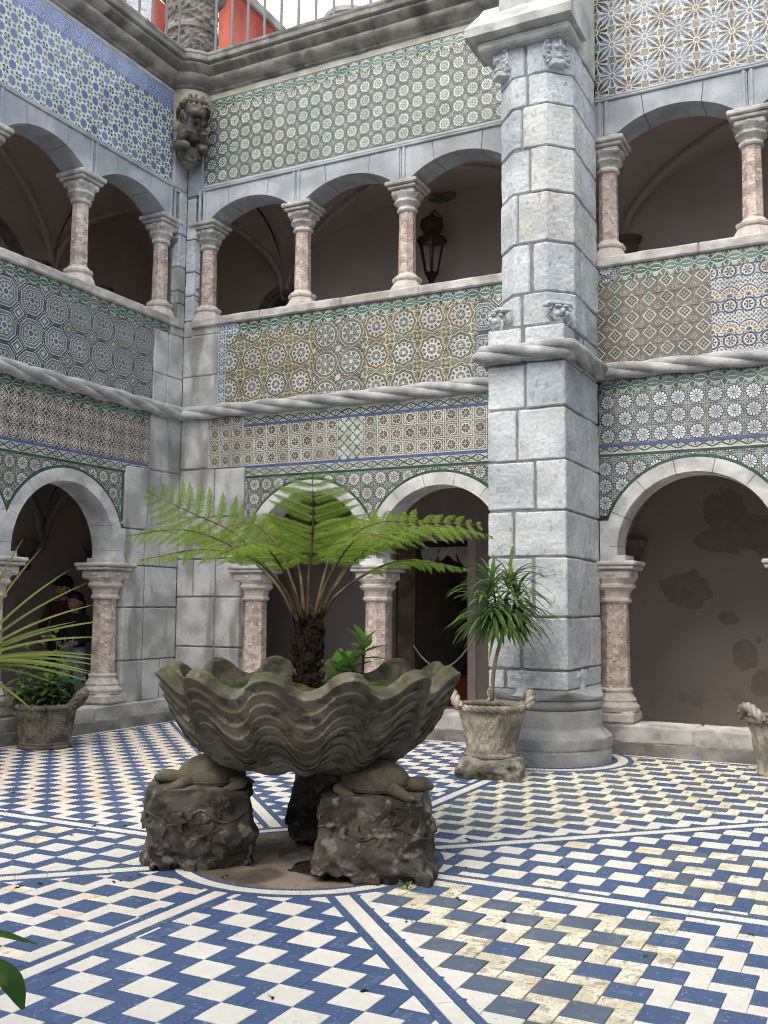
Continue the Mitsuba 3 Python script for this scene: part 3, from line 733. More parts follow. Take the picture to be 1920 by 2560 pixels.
# ================================================================== COLUMNS
def col_lower(x, y, rz, label, group, mirror_parts=True):
    k = thing('stone_column', label, 'column', group)
    z0 = .295
    pr8 = lambda prof, n=8: move(lathe(prof, n, phase=PI / 8), (x, y, 0), rz)
    obj('base', cat([move(prism(rect(-.22, .22, -.22, .22), z0, z0 + .13, .03), (x, y, 0), rz), pr8([(.0, z0 + .12), (.235, z0 + .125), (.24, z0 + .15), (.25, z0 + .165), (.25, z0 + .18), (.215, z0 + .205), (.205, z0 + .225), (.215, z0 + .24), (.19, z0 + .265), (.165, z0 + .315), (.168, z0 + .325), (.178, z0 + .335), (.178, z0 + .35), (.16, z0 + .365), (.14, z0 + .37)])]), 'm_pinkcap', k, smooth=30)
    obj('shaft', pr8([(.152, .64), (.148, 1.0), (.14, 1.56)]), 'm_pink', k)
    obj('capital', cat([pr8([(.14, 1.545), (.165, 1.55), (.178, 1.565), (.178, 1.585), (.16, 1.60), (.165, 1.65), (.178, 1.675), (.205, 1.69), (.22, 1.71), (.22, 1.735), (.20, 1.75), (.205, 1.765), (.235, 1.80), (.24, 1.82)]),
                        move(prism(rect(-.205, .205, -.205, .205), 1.79, 1.90, .02), (x, y, 0), rz)] + [move(leaf_boss(a, .213, 1.845), (x, y, 0), rz) for a in (0, PI / 2, PI, -PI / 2)]), 'm_pinkcap', k, smooth=30)
    obj('abacus', cat([move(prism(rect(-.25, .25, -.25, .25), 1.895, 1.935, .012), (x, y, 0), rz), move(prism(rect(-.27, .27, -.27, .27), 1.936, 1.984, .014), (x, y, 0), rz)]), 'm_trim', k)
    return k
def leaf_boss(a, d, z, s=.055):
    V = np.array([[0, -s, 0], [0, 0, -s * .75], [0, s, 0], [0, 0, s * .75], [.022, 0, 0]]); F = np.array([[0, 1, 4], [1, 2, 4], [2, 3, 4], [3, 0, 4]])
    c, q = math.cos(a), math.sin(a)
    V = V + [d - .003, 0, 0]
    return np.stack([V[:, 0] * c - V[:, 1] * q, V[:, 0] * q + V[:, 1] * c, V[:, 2] + z], -1), F
def col_upper(x, y, rz, label, group):
    k = thing('stone_column', label, 'column', group)
    z0 = 5.27
    pr8 = lambda prof, n=8: move(lathe(prof, n, phase=PI / 8), (x, y, 0), rz)
    obj('base', pr8([(0, z0), (.215, z0), (.21, z0 + .03), (.20, z0 + .06), (.165, z0 + .115), (.16, z0 + .125), (.178, z0 + .135), (.184, z0 + .155), (.178, z0 + .175), (.15, z0 + .19), (.135, z0 + .205), (.115, z0 + .225), (.10, z0 + .235)]), 'm_pinkcap', k, smooth=30)
    obj('shaft', pr8([(.108, z0 + .22), (.104, 5.9), (.098, 6.285)]), 'm_pink', k)
    obj('capital', cat([pr8([(.098, 6.27), (.122, 6.275), (.132, 6.29), (.13, 6.305), (.115, 6.32), (.125, 6.345), (.155, 6.37), (.165, 6.385), (.165, 6.40), (.15, 6.415), (.16, 6.44), (.185, 6.465), (.19, 6.48)]), move(prism(rect(-.155, .155, -.155, .155), 6.455, 6.535, .018), (x, y, 0), rz)]
                      + [move(leaf_boss(a, .162, 6.49, .05), (x, y, 0), rz) for a in (0, PI / 2, PI, -PI / 2)]), 'm_trim', k, smooth=30)
    obj('abacus', cat([move(prism(rect(-.185, .185, -.185, .185), 6.53, 6.572, .01), (x, y, 0), rz), move(prism(rect(-.215, .215, -.215, .215), 6.573, 6.628, .012), (x, y, 0), rz)]), 'm_trim', k)
GU, GL = 'slender columns of the upper gallery', 'pink columns of the lower arcade'
D = .175
for x, l in zip(ncols[:3], ('slender upper gallery column right of the corner, against the corner masonry', 'slender upper gallery column, first from the corner on the wall facing us', 'slender upper gallery column just left of the hanging lantern')):
    col_upper(x, D, 0, l, GU)
for x, l in zip(ecols[:2], ('slender upper gallery column touching the right side of the buttress', 'slender upper gallery column at the right edge of the picture')):
    col_upper(x, D, 0, l, GU)
for y, l in zip(wcols[::-1][:3], ('slender upper gallery column left of the corner, on the left wall', 'slender upper gallery column standing alone between the two arches of the left wall', 'slender upper gallery column cut off by the left edge of the picture')):
    col_upper(-D, y, 0, l, GU)
for x, l in ((1.13, 'pink lower arcade column behind the left fronds of the tree fern'), (2.885, 'pink lower arcade column left of the dark doorway')):
    col_lower(x, D, 0, l, GL)
for x, l in ((5.735, 'pink lower arcade column against the right side of the buttress'), (7.51, 'pink lower arcade column at the very right edge of the picture')):
    col_lower(x, D, 0, l, GL)
for y, l in ((-1.14, 'pink lower arcade column beside the two people'), (-2.875, 'pink lower arcade column behind the palm at the left edge')):
    col_lower(-D, y, 0, l, GL)

# ================================================================== CORNER MASONRY
CP = thing('corner_masonry', 'grey squared stones filling the inner corner from floor to gargoyle', 'wall')
def quoins(fr, rows, sgn, m='m_quoin'):
    """rows: (z0, z1, list of joints along u measured from the corner)."""
    for z0, z1, js in rows:
        for a, b in zip(js[:-1], js[1:]):
            g = .006 + .004 * rng.random()
            p = rect(min(sgn * a, sgn * b) + g, max(sgn * a, sgn * b) - g, z0 + g, z1 - g)
            mm = m if rng.random() < .75 else ('m_quoin_dark' if z0 < 4.6 else 'm_quoin')
            w1 = .010 + rng.uniform(-.004, .004)
            obj('stone_block', rough(prism(p, -.12, w1, .010, fr), .006, 7, .07, int(rng.integers(99))), mm, CP)
lowrows = [(.29, .80, [.0, .30, .64, 1.02]), (.80, 1.45, [.0, .64, 1.02]), (1.45, 1.97, [.0, .64, 1.02]), (1.97, 2.42, [.0, .36, .66, 1.05]), (2.42, 3.20, [.0, .36, .62, 1.05])]
low2 = [(.29, .95, [.0, .62, 1.01]), (.95, 1.59, [.0, .62, 1.01]), (1.59, 2.08, [.0, .26, .62, 1.01]), (2.08, 2.62, [.0, .5, 1.05]), (2.62, 3.255, [.0, .57, 1.05])]
quoins(FL, lowrows, -1); quoins(FB, low2, 1)
quoins(FL, [(3.2, 3.97, [.0, .615]), (4.05, 4.47, [.0, .33, .59]), (4.47, 5.05, [.0, .31, .59])], -1)
quoins(FB, [(3.26, 3.97, [.0, .45]), (4.05, 4.50, [.0, .28, .58]), (4.50, 5.05, [.0, .58])], 1)
quoins(FB, [(5.05, 5.27, [.0, .15, .58])], 1); quoins(FL, [(5.05, 5.16, [.0, .28]), (5.16, 5.5, [.0, .14])], -1)
up_rows = [(5.27, 5.62, [.0, .165]), (5.62, 5.95, [.0, .165]), (5.95, 6.4, [.0, .165]), (6.4, 6.98, [.0, .165])]
quoins(FB, up_rows, 1, 'm_ashlar'); quoins(FL, [(a + .05 if a > 5.3 else 5.5, b + .05, [.0, .165]) for a, b, _ in up_rows], -1, 'm_ashlar')
quoins(FB, [(7.0, 7.85, [.0, .27])], 1, 'm_fascia'); quoins(FL, [(7.05, 7.85, [.0, .30])], -1, 'm_fascia')
obj('mortar_core', cat([box(-.5, -.012, -1.0, .3, .2, 3.2), box(-.4, .60, .012, .5, .2, 4.1), box(-.4, 1.0, .013, .34, .2, 3.24), box(-.5, -.013, -.58, .4, .2, 5.2), box(-.4, .155, .014, .36, 4, 8.4), box(-.36, -.014, -.155, .3, 4, 8.4)]), 'm_mortar', CP)
# half-round turret foot under the cornice
obj('turret_foot', lathe([(.0, 7.66), (.13, 7.67), (.18, 7.70), (.27, 7.74), (.30, 7.77), (.30, 7.81), (.33, 7.83), (.35, 7.86), (.35, 7.90), (.335, 7.915), (.34, 7.94), (.34, 8.38)], 40), 'm_cream', CP, smooth=40, label='cream half-round turret foot under the cornice')
obj('cornice_stone', lathe([(.34 + .85 * r, z + .003) for r, z in PR[:-1]] + [(.0, 8.803)], 56), 'm_cornice', CP, smooth=40)

# ================================================================== BUTTRESS
BU = thing('stone_buttress', 'tall grey ashlar buttress with four carved masks standing against the tiled wall', 'buttress')
BY = -1.2
oct_plan = Polygon([(BX0 + .02, .02), (BX0 + .02, BY + .36), (BX0 + .235, BY + .13), (BX1 - .22, BY + .13), (BX1 + .01, BY + .36), (BX1 + .01, .02)][::-1])
sq_plan = Polygon(rect(BX0, BX1, BY, .02))
def block(plan, z0, z1, gap, mm, bev=.012):
    if plan.geom_type != 'Polygon' or plan.area < .002: return
    p = np.array(plan.exterior.coords)[:-1]
    if Polygon(p).exterior.is_ccw is False: p = p[::-1]
    keep = [i for i in range(len(p)) if np.linalg.norm(p[i] - p[i - 1]) > 1e-4]; p = p[keep]
    obj('stone_block', rough(prism(inset(p, gap), z0 + gap, z1 - gap, bev), .0085, 8, .05, int(rng.integers(999))), mm, BU)
def courses(plan, zs, splits, sides, yb):
    for i, (z0, z1) in enumerate(zip(zs[:-1], zs[1:])):
        s, t = splits[i], sides[i]; g = .0045 + .003 * rng.random()
        wv, wt = float(rng.choice([.0, .004, .012, .016])), float(rng.choice([.0, .003, .008]))
        A = plan.intersection(sbox(0, -3, s - wv, yb)); B = plan.intersection(sbox(s, -3, 9, t - wt)); Cc = plan.intersection(sbox(s, t + wt, 9, 1)); Dd = plan.intersection(sbox(0, yb, s, 1))
        for q in (A, B, Cc, Dd):
            block(q, z0, z1, g + (.006 if rng.random() < .4 else 0), str(rng.choice(['m_ashlar', 'm_ashlar_pale', 'm_ashlar_warm', 'm_ashlar_blue'], p=[.45, .2, .2, .15])))
zl = [.70, .895, 1.40, 1.975, 2.43, 2.92, 3.44, 3.90]
courses(sq_plan, zl, [5.0, 5.17, 5.30, 5.09, 5.32, 5.13, 5.22, 5.1], [-.42, -.35, -.62, -.30, -.55, -.38, -.6, -.45], -.4)
zu = [4.08, 4.78, 5.28, 5.66, 6.08, 6.52, 6.97, 7.42]
courses(sq_plan, [3.90, 4.27], [5.2], [-.5], -.4)
zo = [4.27, 4.64, 5.16, 5.69, 6.16, 6.61, 6.94]
courses(oct_plan, zo, [5.15, 5.25, 5.10, 5.24, 5.16, 5.22], [-.45, -.62, -.40, -.56, -.42, -.5], -.45)
courses(oct_plan, [6.94, 7.29], [5.2], [-.5], -.45)
obj('mortar_core', cat([prism(np.array(oct_plan.buffer(-.024, join_style=2).exterior.coords)[:-1][::-1], 4.2, 7.3, 0), box(BX0 + .03, BX1 - .03, BY + .03, .0, .66, 4.29)]), 'm_mortar', BU)
# chamfer stops between square and octagon below the lower masks
# sloping cap
def capstone():
    x0, x1, y0 = BX0 - .21, BX1 + .11, BY + .02
    P = [(y0, 7.365), (y0 - .08, 7.375), (y0 - .10, 7.385), (y0 - .10, 7.475), (-.70, 8.02), (-.70, 7.365)]
    V = np.array([[x, y, z] for x in (x0, x1) for y, z in P]); n = len(P)
    F = [[i, (i + 1) % n, n + (i + 1) % n] for i in range(n)] + [[i, n + (i + 1) % n, n + i] for i in range(n)] + [f[::-1] for f in fan(list(range(n)))] + fan(list(range(n, 2 * n)))
    m3_ = (V, np.array(F)[:, ::-1])
    return rough(m3_, .008, 5, .08, 5)
obj('cap_stone', capstone(), 'm_cap', BU, smooth=25, label='weathered sloping cap stone')
obj('cap_bed', rough(box(BX0 - .11, BX1 + .06, BY + .03, -.72, 7.27, 7.37, .02), .006, 6, .08, 3), 'm_cap', BU)
obj('upper_shaft', rough(box(BX0 + .03, BX1 + .008, -.90, .0, 7.285, 9.4, .012), .006, 6, .08, 7), 'm_cap', BU, smooth=25)
# foot: rounded shaft, torus, drum and splayed base
cxb, cyb = (BX0 + BX1) / 2, -.66
foot = lathe([(.0, .0), (.655, .0), (.655, .11), (.65, .125), (.645, .14), (.655, .15), (.66, .165), (.66, .24), (.652, .255), (.60, .30), (.575, .33), (.572, .345), (.572, .485), (.565, .50), (.55, .505), (.50, .51)], 72, (cxb, cyb))
obj('base_drum', rough(foot, .006, 6, None, 8), 'm_base', BU, smooth=35)
obj('base_drum', cat([box(BX0 + .03, BX1 - .02, -.7, 0, 0, .34, .01), box(BX0 + .06, BX1 - .06, -.7, 0, .3, .505, .01)]), 'm_base', BU)
obj('base_torus', cat([lathe([(.49, .50), (.545, .515), (.568, .54), (.572, .565), (.56, .60), (.53, .62), (.50, .625), (.40, .635), (.0, .64)], 72, (cxb, cyb)), box(BX0 + .02, BX1 - .02, -.66, 0, .50, .66, .02)]), 'm_base', BU, smooth=40)
tr_ = m3.Manifold.batch_hull([m3.Manifold.cube((BX1 - BX0 - .02, -BY - .02, .02)).translate((BX0 + .01, BY + .01, .685)), m3.Manifold.cylinder(.02, .575, .575, 72).translate((cxb, cyb, .61))])
obj('base_transition', rough(tri(tr_), .003, 7, .06, 4), 'm_base', BU, smooth=30)
def claw(x, y, a):
    """shallow pedestal carved on the face: a ledge on a flaring stem."""
    st = lathe([(.12, .645), (.085, .66), (.06, .69), (.05, .74), (.055, .79), (.075, .815), (.0, .82)], 20)
    led = tube(np.array([[-.13, 0, .835], [-.1, .0, .83], [.1, 0, .83], [.13, 0, .835]]), [.02, .03, .03, .02], 10)
    kn = (lambda s: s)(lathe([(.0, .845), (.03, .85), (.036, .865), (.03, .885), (.0, .89)], 12))
    m = cat([st, led, kn]); v, f = m; v = v * [1, .55, 1]
    return move((v, f), (x, y, 0), a)
obj('carved_foot', claw(5.17, BY + .01, 0), 'm_ashlar', BU, smooth=40, label='carved ledge on a flaring stem low on the front face')
obj('carved_foot', claw(BX1 - .005, -.72, PI / 2), 'm_ashlar', BU, smooth=40, label='carved ledge on a flaring stem low on the side face')
# rope round the buttress
rope_on([(BX0 + .0, -.05, RZ), (BX0 - .05, -.15, RZ), (BX0 - .05, BY - .06, RZ), (BX1 + .05, BY - .06, RZ), (BX1 + .05, -.12, RZ), (BX1 + .06, -.05, RZ)], BU)
def mask(loc, rz, kind):
    """carved face in a scrolled frame, looking along +x of its own frame."""
    S = m3.Manifold.sphere
    def ell(c, r): return S(1, 28).scale(tuple(map(float, r))).translate(tuple(map(float, c)))
    if kind == 0:
        A = [ell((0, 0, .10), (.075, .075, .115)), ell((.0, 0, .03), (.06, .055, .075)), ell((.072, 0, .095), (.028, .017, .045)), ell((.062, .03, .065), (.03, .025, .025)), ell((.062, -.03, .065), (.03, .025, .025)), ell((.066, 0, .145), (.018, .055, .014)), ell((.062, 0, -.02), (.022, .03, .02))]
        Bb = [ell((.085, 0, .030), (.03, .028, .013)), ell((.075, .03, .118), (.014, .019, .010)), ell((.075, -.03, .118), (.014, .019, .010))]
        m = m3.Manifold.batch_boolean(A, m3.OpType.Add) - m3.Manifold.batch_boolean(Bb, m3.OpType.Add)
        ring = [tube(np.array([[.01, .125 * math.cos(t), .06 + .155 * math.sin(t)] for t in np.linspace(-.6, PI + .6, 26)]), .013, 8)]
        for s in (-1, 1):
            ring.append(tube(np.array([[.015, s * (.115 + .03 * math.cos(t)) , -.035 + .03 * math.sin(t)] for t in np.linspace(.5, 5.5, 14)]), np.linspace(.014, .008, 14), 8))
            for q in range(5): ring.append(tri(ell((.02, s * (.085 + .012 * (q % 2)), -.02 + .05 * q), (.025, .022, .022))))
        ring.append(prism(np.array([[-.05, -.10], [.075, -.055], [.075, .055], [-.05, .10]]), -.10, -.05, .008))
        ring.append(prism(np.array([[-.05, -.13], [.02, -.12], [.02, .12], [-.05, .13]]), -.06, .19, .02))
    else:
        A = [ell((0, 0, .03), (.07, .08, .075)), ell((.03, 0, -.02), (.055, .06, .055)), ell((.082, 0, .025), (.028, .022, .026)), ell((.065, .045, .0), (.03, .032, .028)), ell((.065, -.045, .0), (.03, .032, .028)), ell((.07, .035, .068), (.024, .036, .014)), ell((.07, -.035, .068), (.024, .036, .014))]
        Bb = [ell((.095, 0, -.025), (.035, .036, .017)), ell((.085, .035, .048), (.016, .019, .011)), ell((.085, -.035, .048), (.016, .019, .011))]
        m = m3.Manifold.batch_boolean(A, m3.OpType.Add) - m3.Manifold.batch_boolean(Bb, m3.OpType.Add)
        ring = [prism(np.array([[-.06, -.13], [.06, -.11], [.075, 0], [.06, .11], [-.06, .13]]), .085, .115, .008)]
        ring.append(tube(np.array([[.0 + .02 * math.cos(t), .115 * math.cos(t), -.0 + .105 * math.sin(t)] for t in np.linspace(PI, 2 * PI, 20)]), .014, 8))
        for s in (-1, 1):
            ring.append(tube(np.array([[.03, s * (.105 + .028 * math.cos(t)), .075 + .028 * math.sin(t)] for t in np.linspace(0, 5.2, 14)]), np.linspace(.018, .010, 14), 8))
    v, f = cat([tri(m.refine_to_length(.02))] + ring)
    return move((v * 1.12, f), loc, rz)
for (x, y, z, a, kd, l) in ((BX1 - .13, BY + .215, 7.10, -PI / 4, 0, 'carved human mask with open mouth, upper right of the buttress'), (BX0 + .10, BY + .225, 7.12, -3 * PI / 4, 0, 'carved mask seen in profile, upper left of the buttress'),
                          (BX1 - .10, BY + .11, 4.36, -PI / 4, 1, 'carved grimacing mask, lower right of the buttress'), (BX0 + .10, BY + .11, 4.36, -3 * PI / 4, 1, 'carved grimacing mask in profile, lower left of the buttress')):
    obj('carved_mask', mask((x, y, z), a, kd), 'm_ashlar', BU, smooth=40, label=l)
# ================================================================== COURT FLOOR
OX, OY, TA, TB = 5.2, -5.18, .168, .092
obj('courtyard_floor', box(-.5, 10.9, -11.4, .1, -.3, -.0065), 'm_grout'); tag('courtyard_floor', 'courtyard floor of blue and cream tiles in a radiating pattern', kind='structure')
BH = .085
ring_c = Point(OX, OY).buffer(.83, 64); ring_b = Point(cxb, cyb).buffer(.86, 64)
court = sbox(.17, -10.23, 10.23, -.17)
def band_poly(a, h0, h1, r0=.78, r1=9.0):
    c, s = math.cos(a), math.sin(a)
    return Polygon([(OX + r * c - h * s, OY + r * s + h * c) for r, h in ((r0, h0), (r1, h0), (r1, h1), (r0, h1))])
allbands = unary_union([band_poly(k * PI / 4, -BH, BH) for k in range(8)])
field = court.difference(allbands).difference(ring_c).difference(ring_b)
PH = {7: (1, 1, 7.417, -6.183), 6: (1, 1, 6.253, -6.840), 5: (-1, 1, 4.67, -6.617), 4: (-1, 1, 3.30, -5.45), 3: (-1, -1, 2.964, -4.873), 0: (1, -1, 6.395, -4.595), 1: (1, -1, 5.955, -3.32)}
PH[2] = (-1, -1, 2 * OX - (5.955 + TA), -3.32)
def zone(oct_, x, y):
    h = rng.random()
    if oct_ == 7:
        d = ((x - OX) + (y - OY)) / 1.414
        return 'old' if (x < 7.36 and d > .22 and y < -5.45) or (x < 7.0 and y < -5.42 and d > .3) else 'new'
    if oct_ == 0: return 'old' if x > 6.98 and y < -3.75 and h < .9 and x - 7.0 > (-(y + 4.3)) * .6 - .1 else ('old' if h < .04 else 'new')
    if oct_ == 1:
        d = (-(x - OX) + (y - OY)) / 1.414
        return 'old' if d > .28 and h < .92 else 'new'
    if oct_ == 2: return 'tan' if h < .3 else 'new'
    if oct_ == 3:
        return 'tan' if x < 3.3 + .3 * math.sin(y * 3) and h < .9 and y > -4.75 else 'new'
    if oct_ == 4: return 'tan' if (x < 3.5 and h < .65) else 'new'
    if oct_ == 5: return 'tan' if h < .12 else 'new'
    return 'new'
tiles_all = []
def add_floor(poly, colour, zn, keep=True):
    g = poly
    for q in getattr(g, 'geoms', [g]):
        if q.geom_type != 'Polygon' or q.area < 2e-4: continue
        p = np.array(q.exterior.coords)[:-1]
        if not Polygon(p).exterior.is_ccw: p = p[::-1]
        keepi = [i for i in range(len(p)) if np.linalg.norm(p[i] - p[i - 1]) > 2e-3]; p = p[keepi]
        if len(p) < 3: continue
        if abs(Polygon(p).convex_hull.area - Polygon(p).area) > 2e-4: q2 = None
        else: q2 = p
        old = zn != 'new'
        dz = float(rng.normal(0, .0011 if old else .0004)); gp = (.0026 if old else .0012)
        if q2 is not None:
            p3 = inset(q2, gp)
            if not Polygon(p3).is_valid or Polygon(p3).area < 1e-4: continue
            m = slab(p3, -.02, dz, .0022 if old else .001, ident, rng.normal(0, .004 if old else .0012, 2))
        else:
            s = Polygon(p).buffer(-gp)
            m = extrude(s, -.02, dz) if s.area > 1e-4 else None
            if m is None: continue
        if colour == 'w': mt = {'new': 'm_tile_white', 'old': 'm_tile_old', 'tan': 'm_tile_tan'}[zn]
        else: mt = 'm_tile_bluegrey' if zn == 'old' and rng.random() < .7 else 'm_tile_blue'
        c = np.array([q.centroid.x, q.centroid.y, 0]) - CAM
        dep = c @ fw; sx = (c @ rt) / dep / (960 / 2485.43); sy = (c @ up) / dep / (1280 / 2485.43)
        size = q.area / max(dep, .2) ** 3 if dep > .2 and abs(sx) < 1.02 and abs(sy) < 1.03 else 0
        tiles_all.append((size, mt, m))
for o, (sx, sy, lx, ly) in PH.items():
    a0 = o * PI / 4
    wedge = Polygon([(OX, OY), (OX + 9 * math.cos(a0), OY + 9 * math.sin(a0)), (OX + 12.7 * math.cos(a0 + PI / 8), OY + 12.7 * math.sin(a0 + PI / 8)), (OX + 9 * math.cos(a0 + PI / 4), OY + 9 * math.sin(a0 + PI / 4))])
    area = wedge.intersection(field)
    minx, miny, maxx, maxy = area.bounds
    X0 = sx * (lx + (TA if sx < 0 else 0)); Y0 = sy * (ly + (TA if sy < 0 else 0))
    sqc, barc = ('w', 'b') if o in (6, 0, 2, 4) else ('b', 'w')
    cells = [(rect(0, TA, 0, TA), sqc), (rect(TA, TA + TB, 0, TA), barc), (rect(TB, TA + TB, TA, TA + TB), barc)]
    from shapely.prepared import prep
    pa = prep(area)
    for i in range(-70, 71):
        for j in range(-45, 46):
            bx, by = X0 + i * TA + j * TB, Y0 - i * TA + j * (TA + TB)
            wx, wy = sx * (bx + .1), sy * (by + .1)
            if not (minx - .4 < wx < maxx + .4 and miny - .4 < wy < maxy + .4): continue
            for c, col in cells:
                p = (c + [bx, by]) * [sx, sy]
                if sx * sy < 0: p = p[::-1]
                P = Polygon(p)
                if not pa.intersects(P): continue
                add_floor(P if pa.contains(P) else P.intersection(area), col, zone(o, wx, wy))
for k in range(8):                                                      # radiating bands
    a = k * PI / 4; clip = court.difference(ring_c).difference(ring_b)
    L = .80
    while L < 8.0:
        w = .165 if k % 2 else .205
        if L > 2.2 and k in (7,): w = .175
        add_floor(band_poly(a, -.04, .04, L, L + w).intersection(clip), 'w', 'new'); L += w
    L = .80
    while L < 8.0:
        for h0, h1 in ((-BH, -.041), (.041, BH)): add_floor(band_poly(a, h0, h1, L, L + .26).intersection(clip), 'b', 'new')
        L += .26
def ring(c, r0, r1, n, col, clip=None):
    for k in range(n):
        t = np.linspace(2 * PI * k / n, 2 * PI * (k + 1) / n, 6)
        P = Polygon([(c[0] + r0 * math.cos(s), c[1] + r0 * math.sin(s)) for s in t] + [(c[0] + r1 * math.cos(s), c[1] + r1 * math.sin(s)) for s in t[::-1]])
        P = P if clip is None else P.intersection(clip)
        add_floor(P, col, 'new')
ring((OX, OY), .675, .705, 24, 'b'); ring((OX, OY), .707, .78, 24, 'w'); ring((OX, OY), .781, .83, 24, 'b')
north = sbox(-1, -12, 12, -.07)
ring((cxb, cyb), .60, .71, 24, 'b', north); ring((cxb, cyb), .711, .81, 30, 'w', north); ring((cxb, cyb), .811, .86, 30, 'b', north)
for u in np.arange(.075, 10.3, .26):                                    # border strips along the walls
    for h0, h1, c in ((.075, .128, 'w'), (.129, .168, 'b')):
        add_floor(sbox(u, -h1, u + .26, -h0).difference(ring_b), c, 'new')
        add_floor(sbox(h0, -u - .26, h1, -u), c, 'new')
tiles_all.sort(key=lambda t: -t[0])
for s, mt, m in tiles_all[:295]: obj('paving_tile', m, mt, 'courtyard_floor')
rest = {}
for s, mt, m in tiles_all[295:]: rest.setdefault(mt, []).append(m)
for mt, ms in rest.items(): obj('small_paving_tile', cat(ms), mt, 'courtyard_floor', kind='stuff')
obj('fountain_bed', rough(lathe([(.0, -.03), (.672, -.03), (.672, -.002), (.665, .002), (.16, .001), (.155, -.012), (.0, -.013)], 64, (OX, OY)), .0015, 5), 'm_basebed', 'courtyard_floor', label='dirty round slab under the fountain, its colour also darkened for the shade of the basin')
# drain grate in the slab
gr = [tube(np.array([[OX + .30 + .24 * math.cos(t), OY - .18 + .16 * math.sin(t), .004] for t in np.linspace(0, 2 * PI, 40)]), .010, 6, False)]
gr += [box(OX + .08, OX + .52, OY - .32 + .04 * k, OY - .305 + .04 * k, .002, .010, .002) for k in range(8)] + [box(OX + .10 + .055 * k, OX + .112 + .055 * k, OY - .33, OY - .03, .001, .008, .002) for k in range(8)]
obj('drain_grate', cat(gr), 'm_black', 'courtyard_floor')

# ================================================================== SHADED GALLERIES BEHIND THE ARCHES
GD = 2.45
def vault(x0, x1, y0, y1, zs, H, nx=40, ny=24):
    X, Y = np.meshgrid(np.linspace(x0, x1, nx), np.linspace(y0, y1, ny), indexing='ij')
    s, t = 2 * (X - x0) / (x1 - x0) - 1, 2 * (Y - y0) / (y1 - y0) - 1
    h = np.maximum(np.sqrt(np.maximum(1 - s * s, 0)), np.sqrt(np.maximum(1 - t * t, 0)))
    return np.stack([X, Y, zs + H * h], -1).reshape(-1, 3), grid_faces(nx, ny)
def rib(a, b, c, zs, H, w=.05):
    """diagonal rib from corner a over the crown c to corner b."""
    P = []
    for s in np.linspace(-1, 1, 41):
        x = (a[0] + b[0]) / 2 + (b[0] - a[0]) / 2 * s; y = (a[1] + b[1]) / 2 + (b[1] - a[1]) / 2 * s
        P.append([x, y, zs + H * math.sqrt(max(1 - s * s, 0)) - .01])
    return tube(np.array(P), w, 8)
def corbel(x, y, z, ang):
    pr = [(.0, -.42), (.05, -.40), (.07, -.34), (.06, -.30), (.09, -.24), (.13, -.14), (.12, -.10), (.17, -.05), (.18, .0), (.0, .01)]
    return move(lathe(pr, 16), (x, y, z), ang)
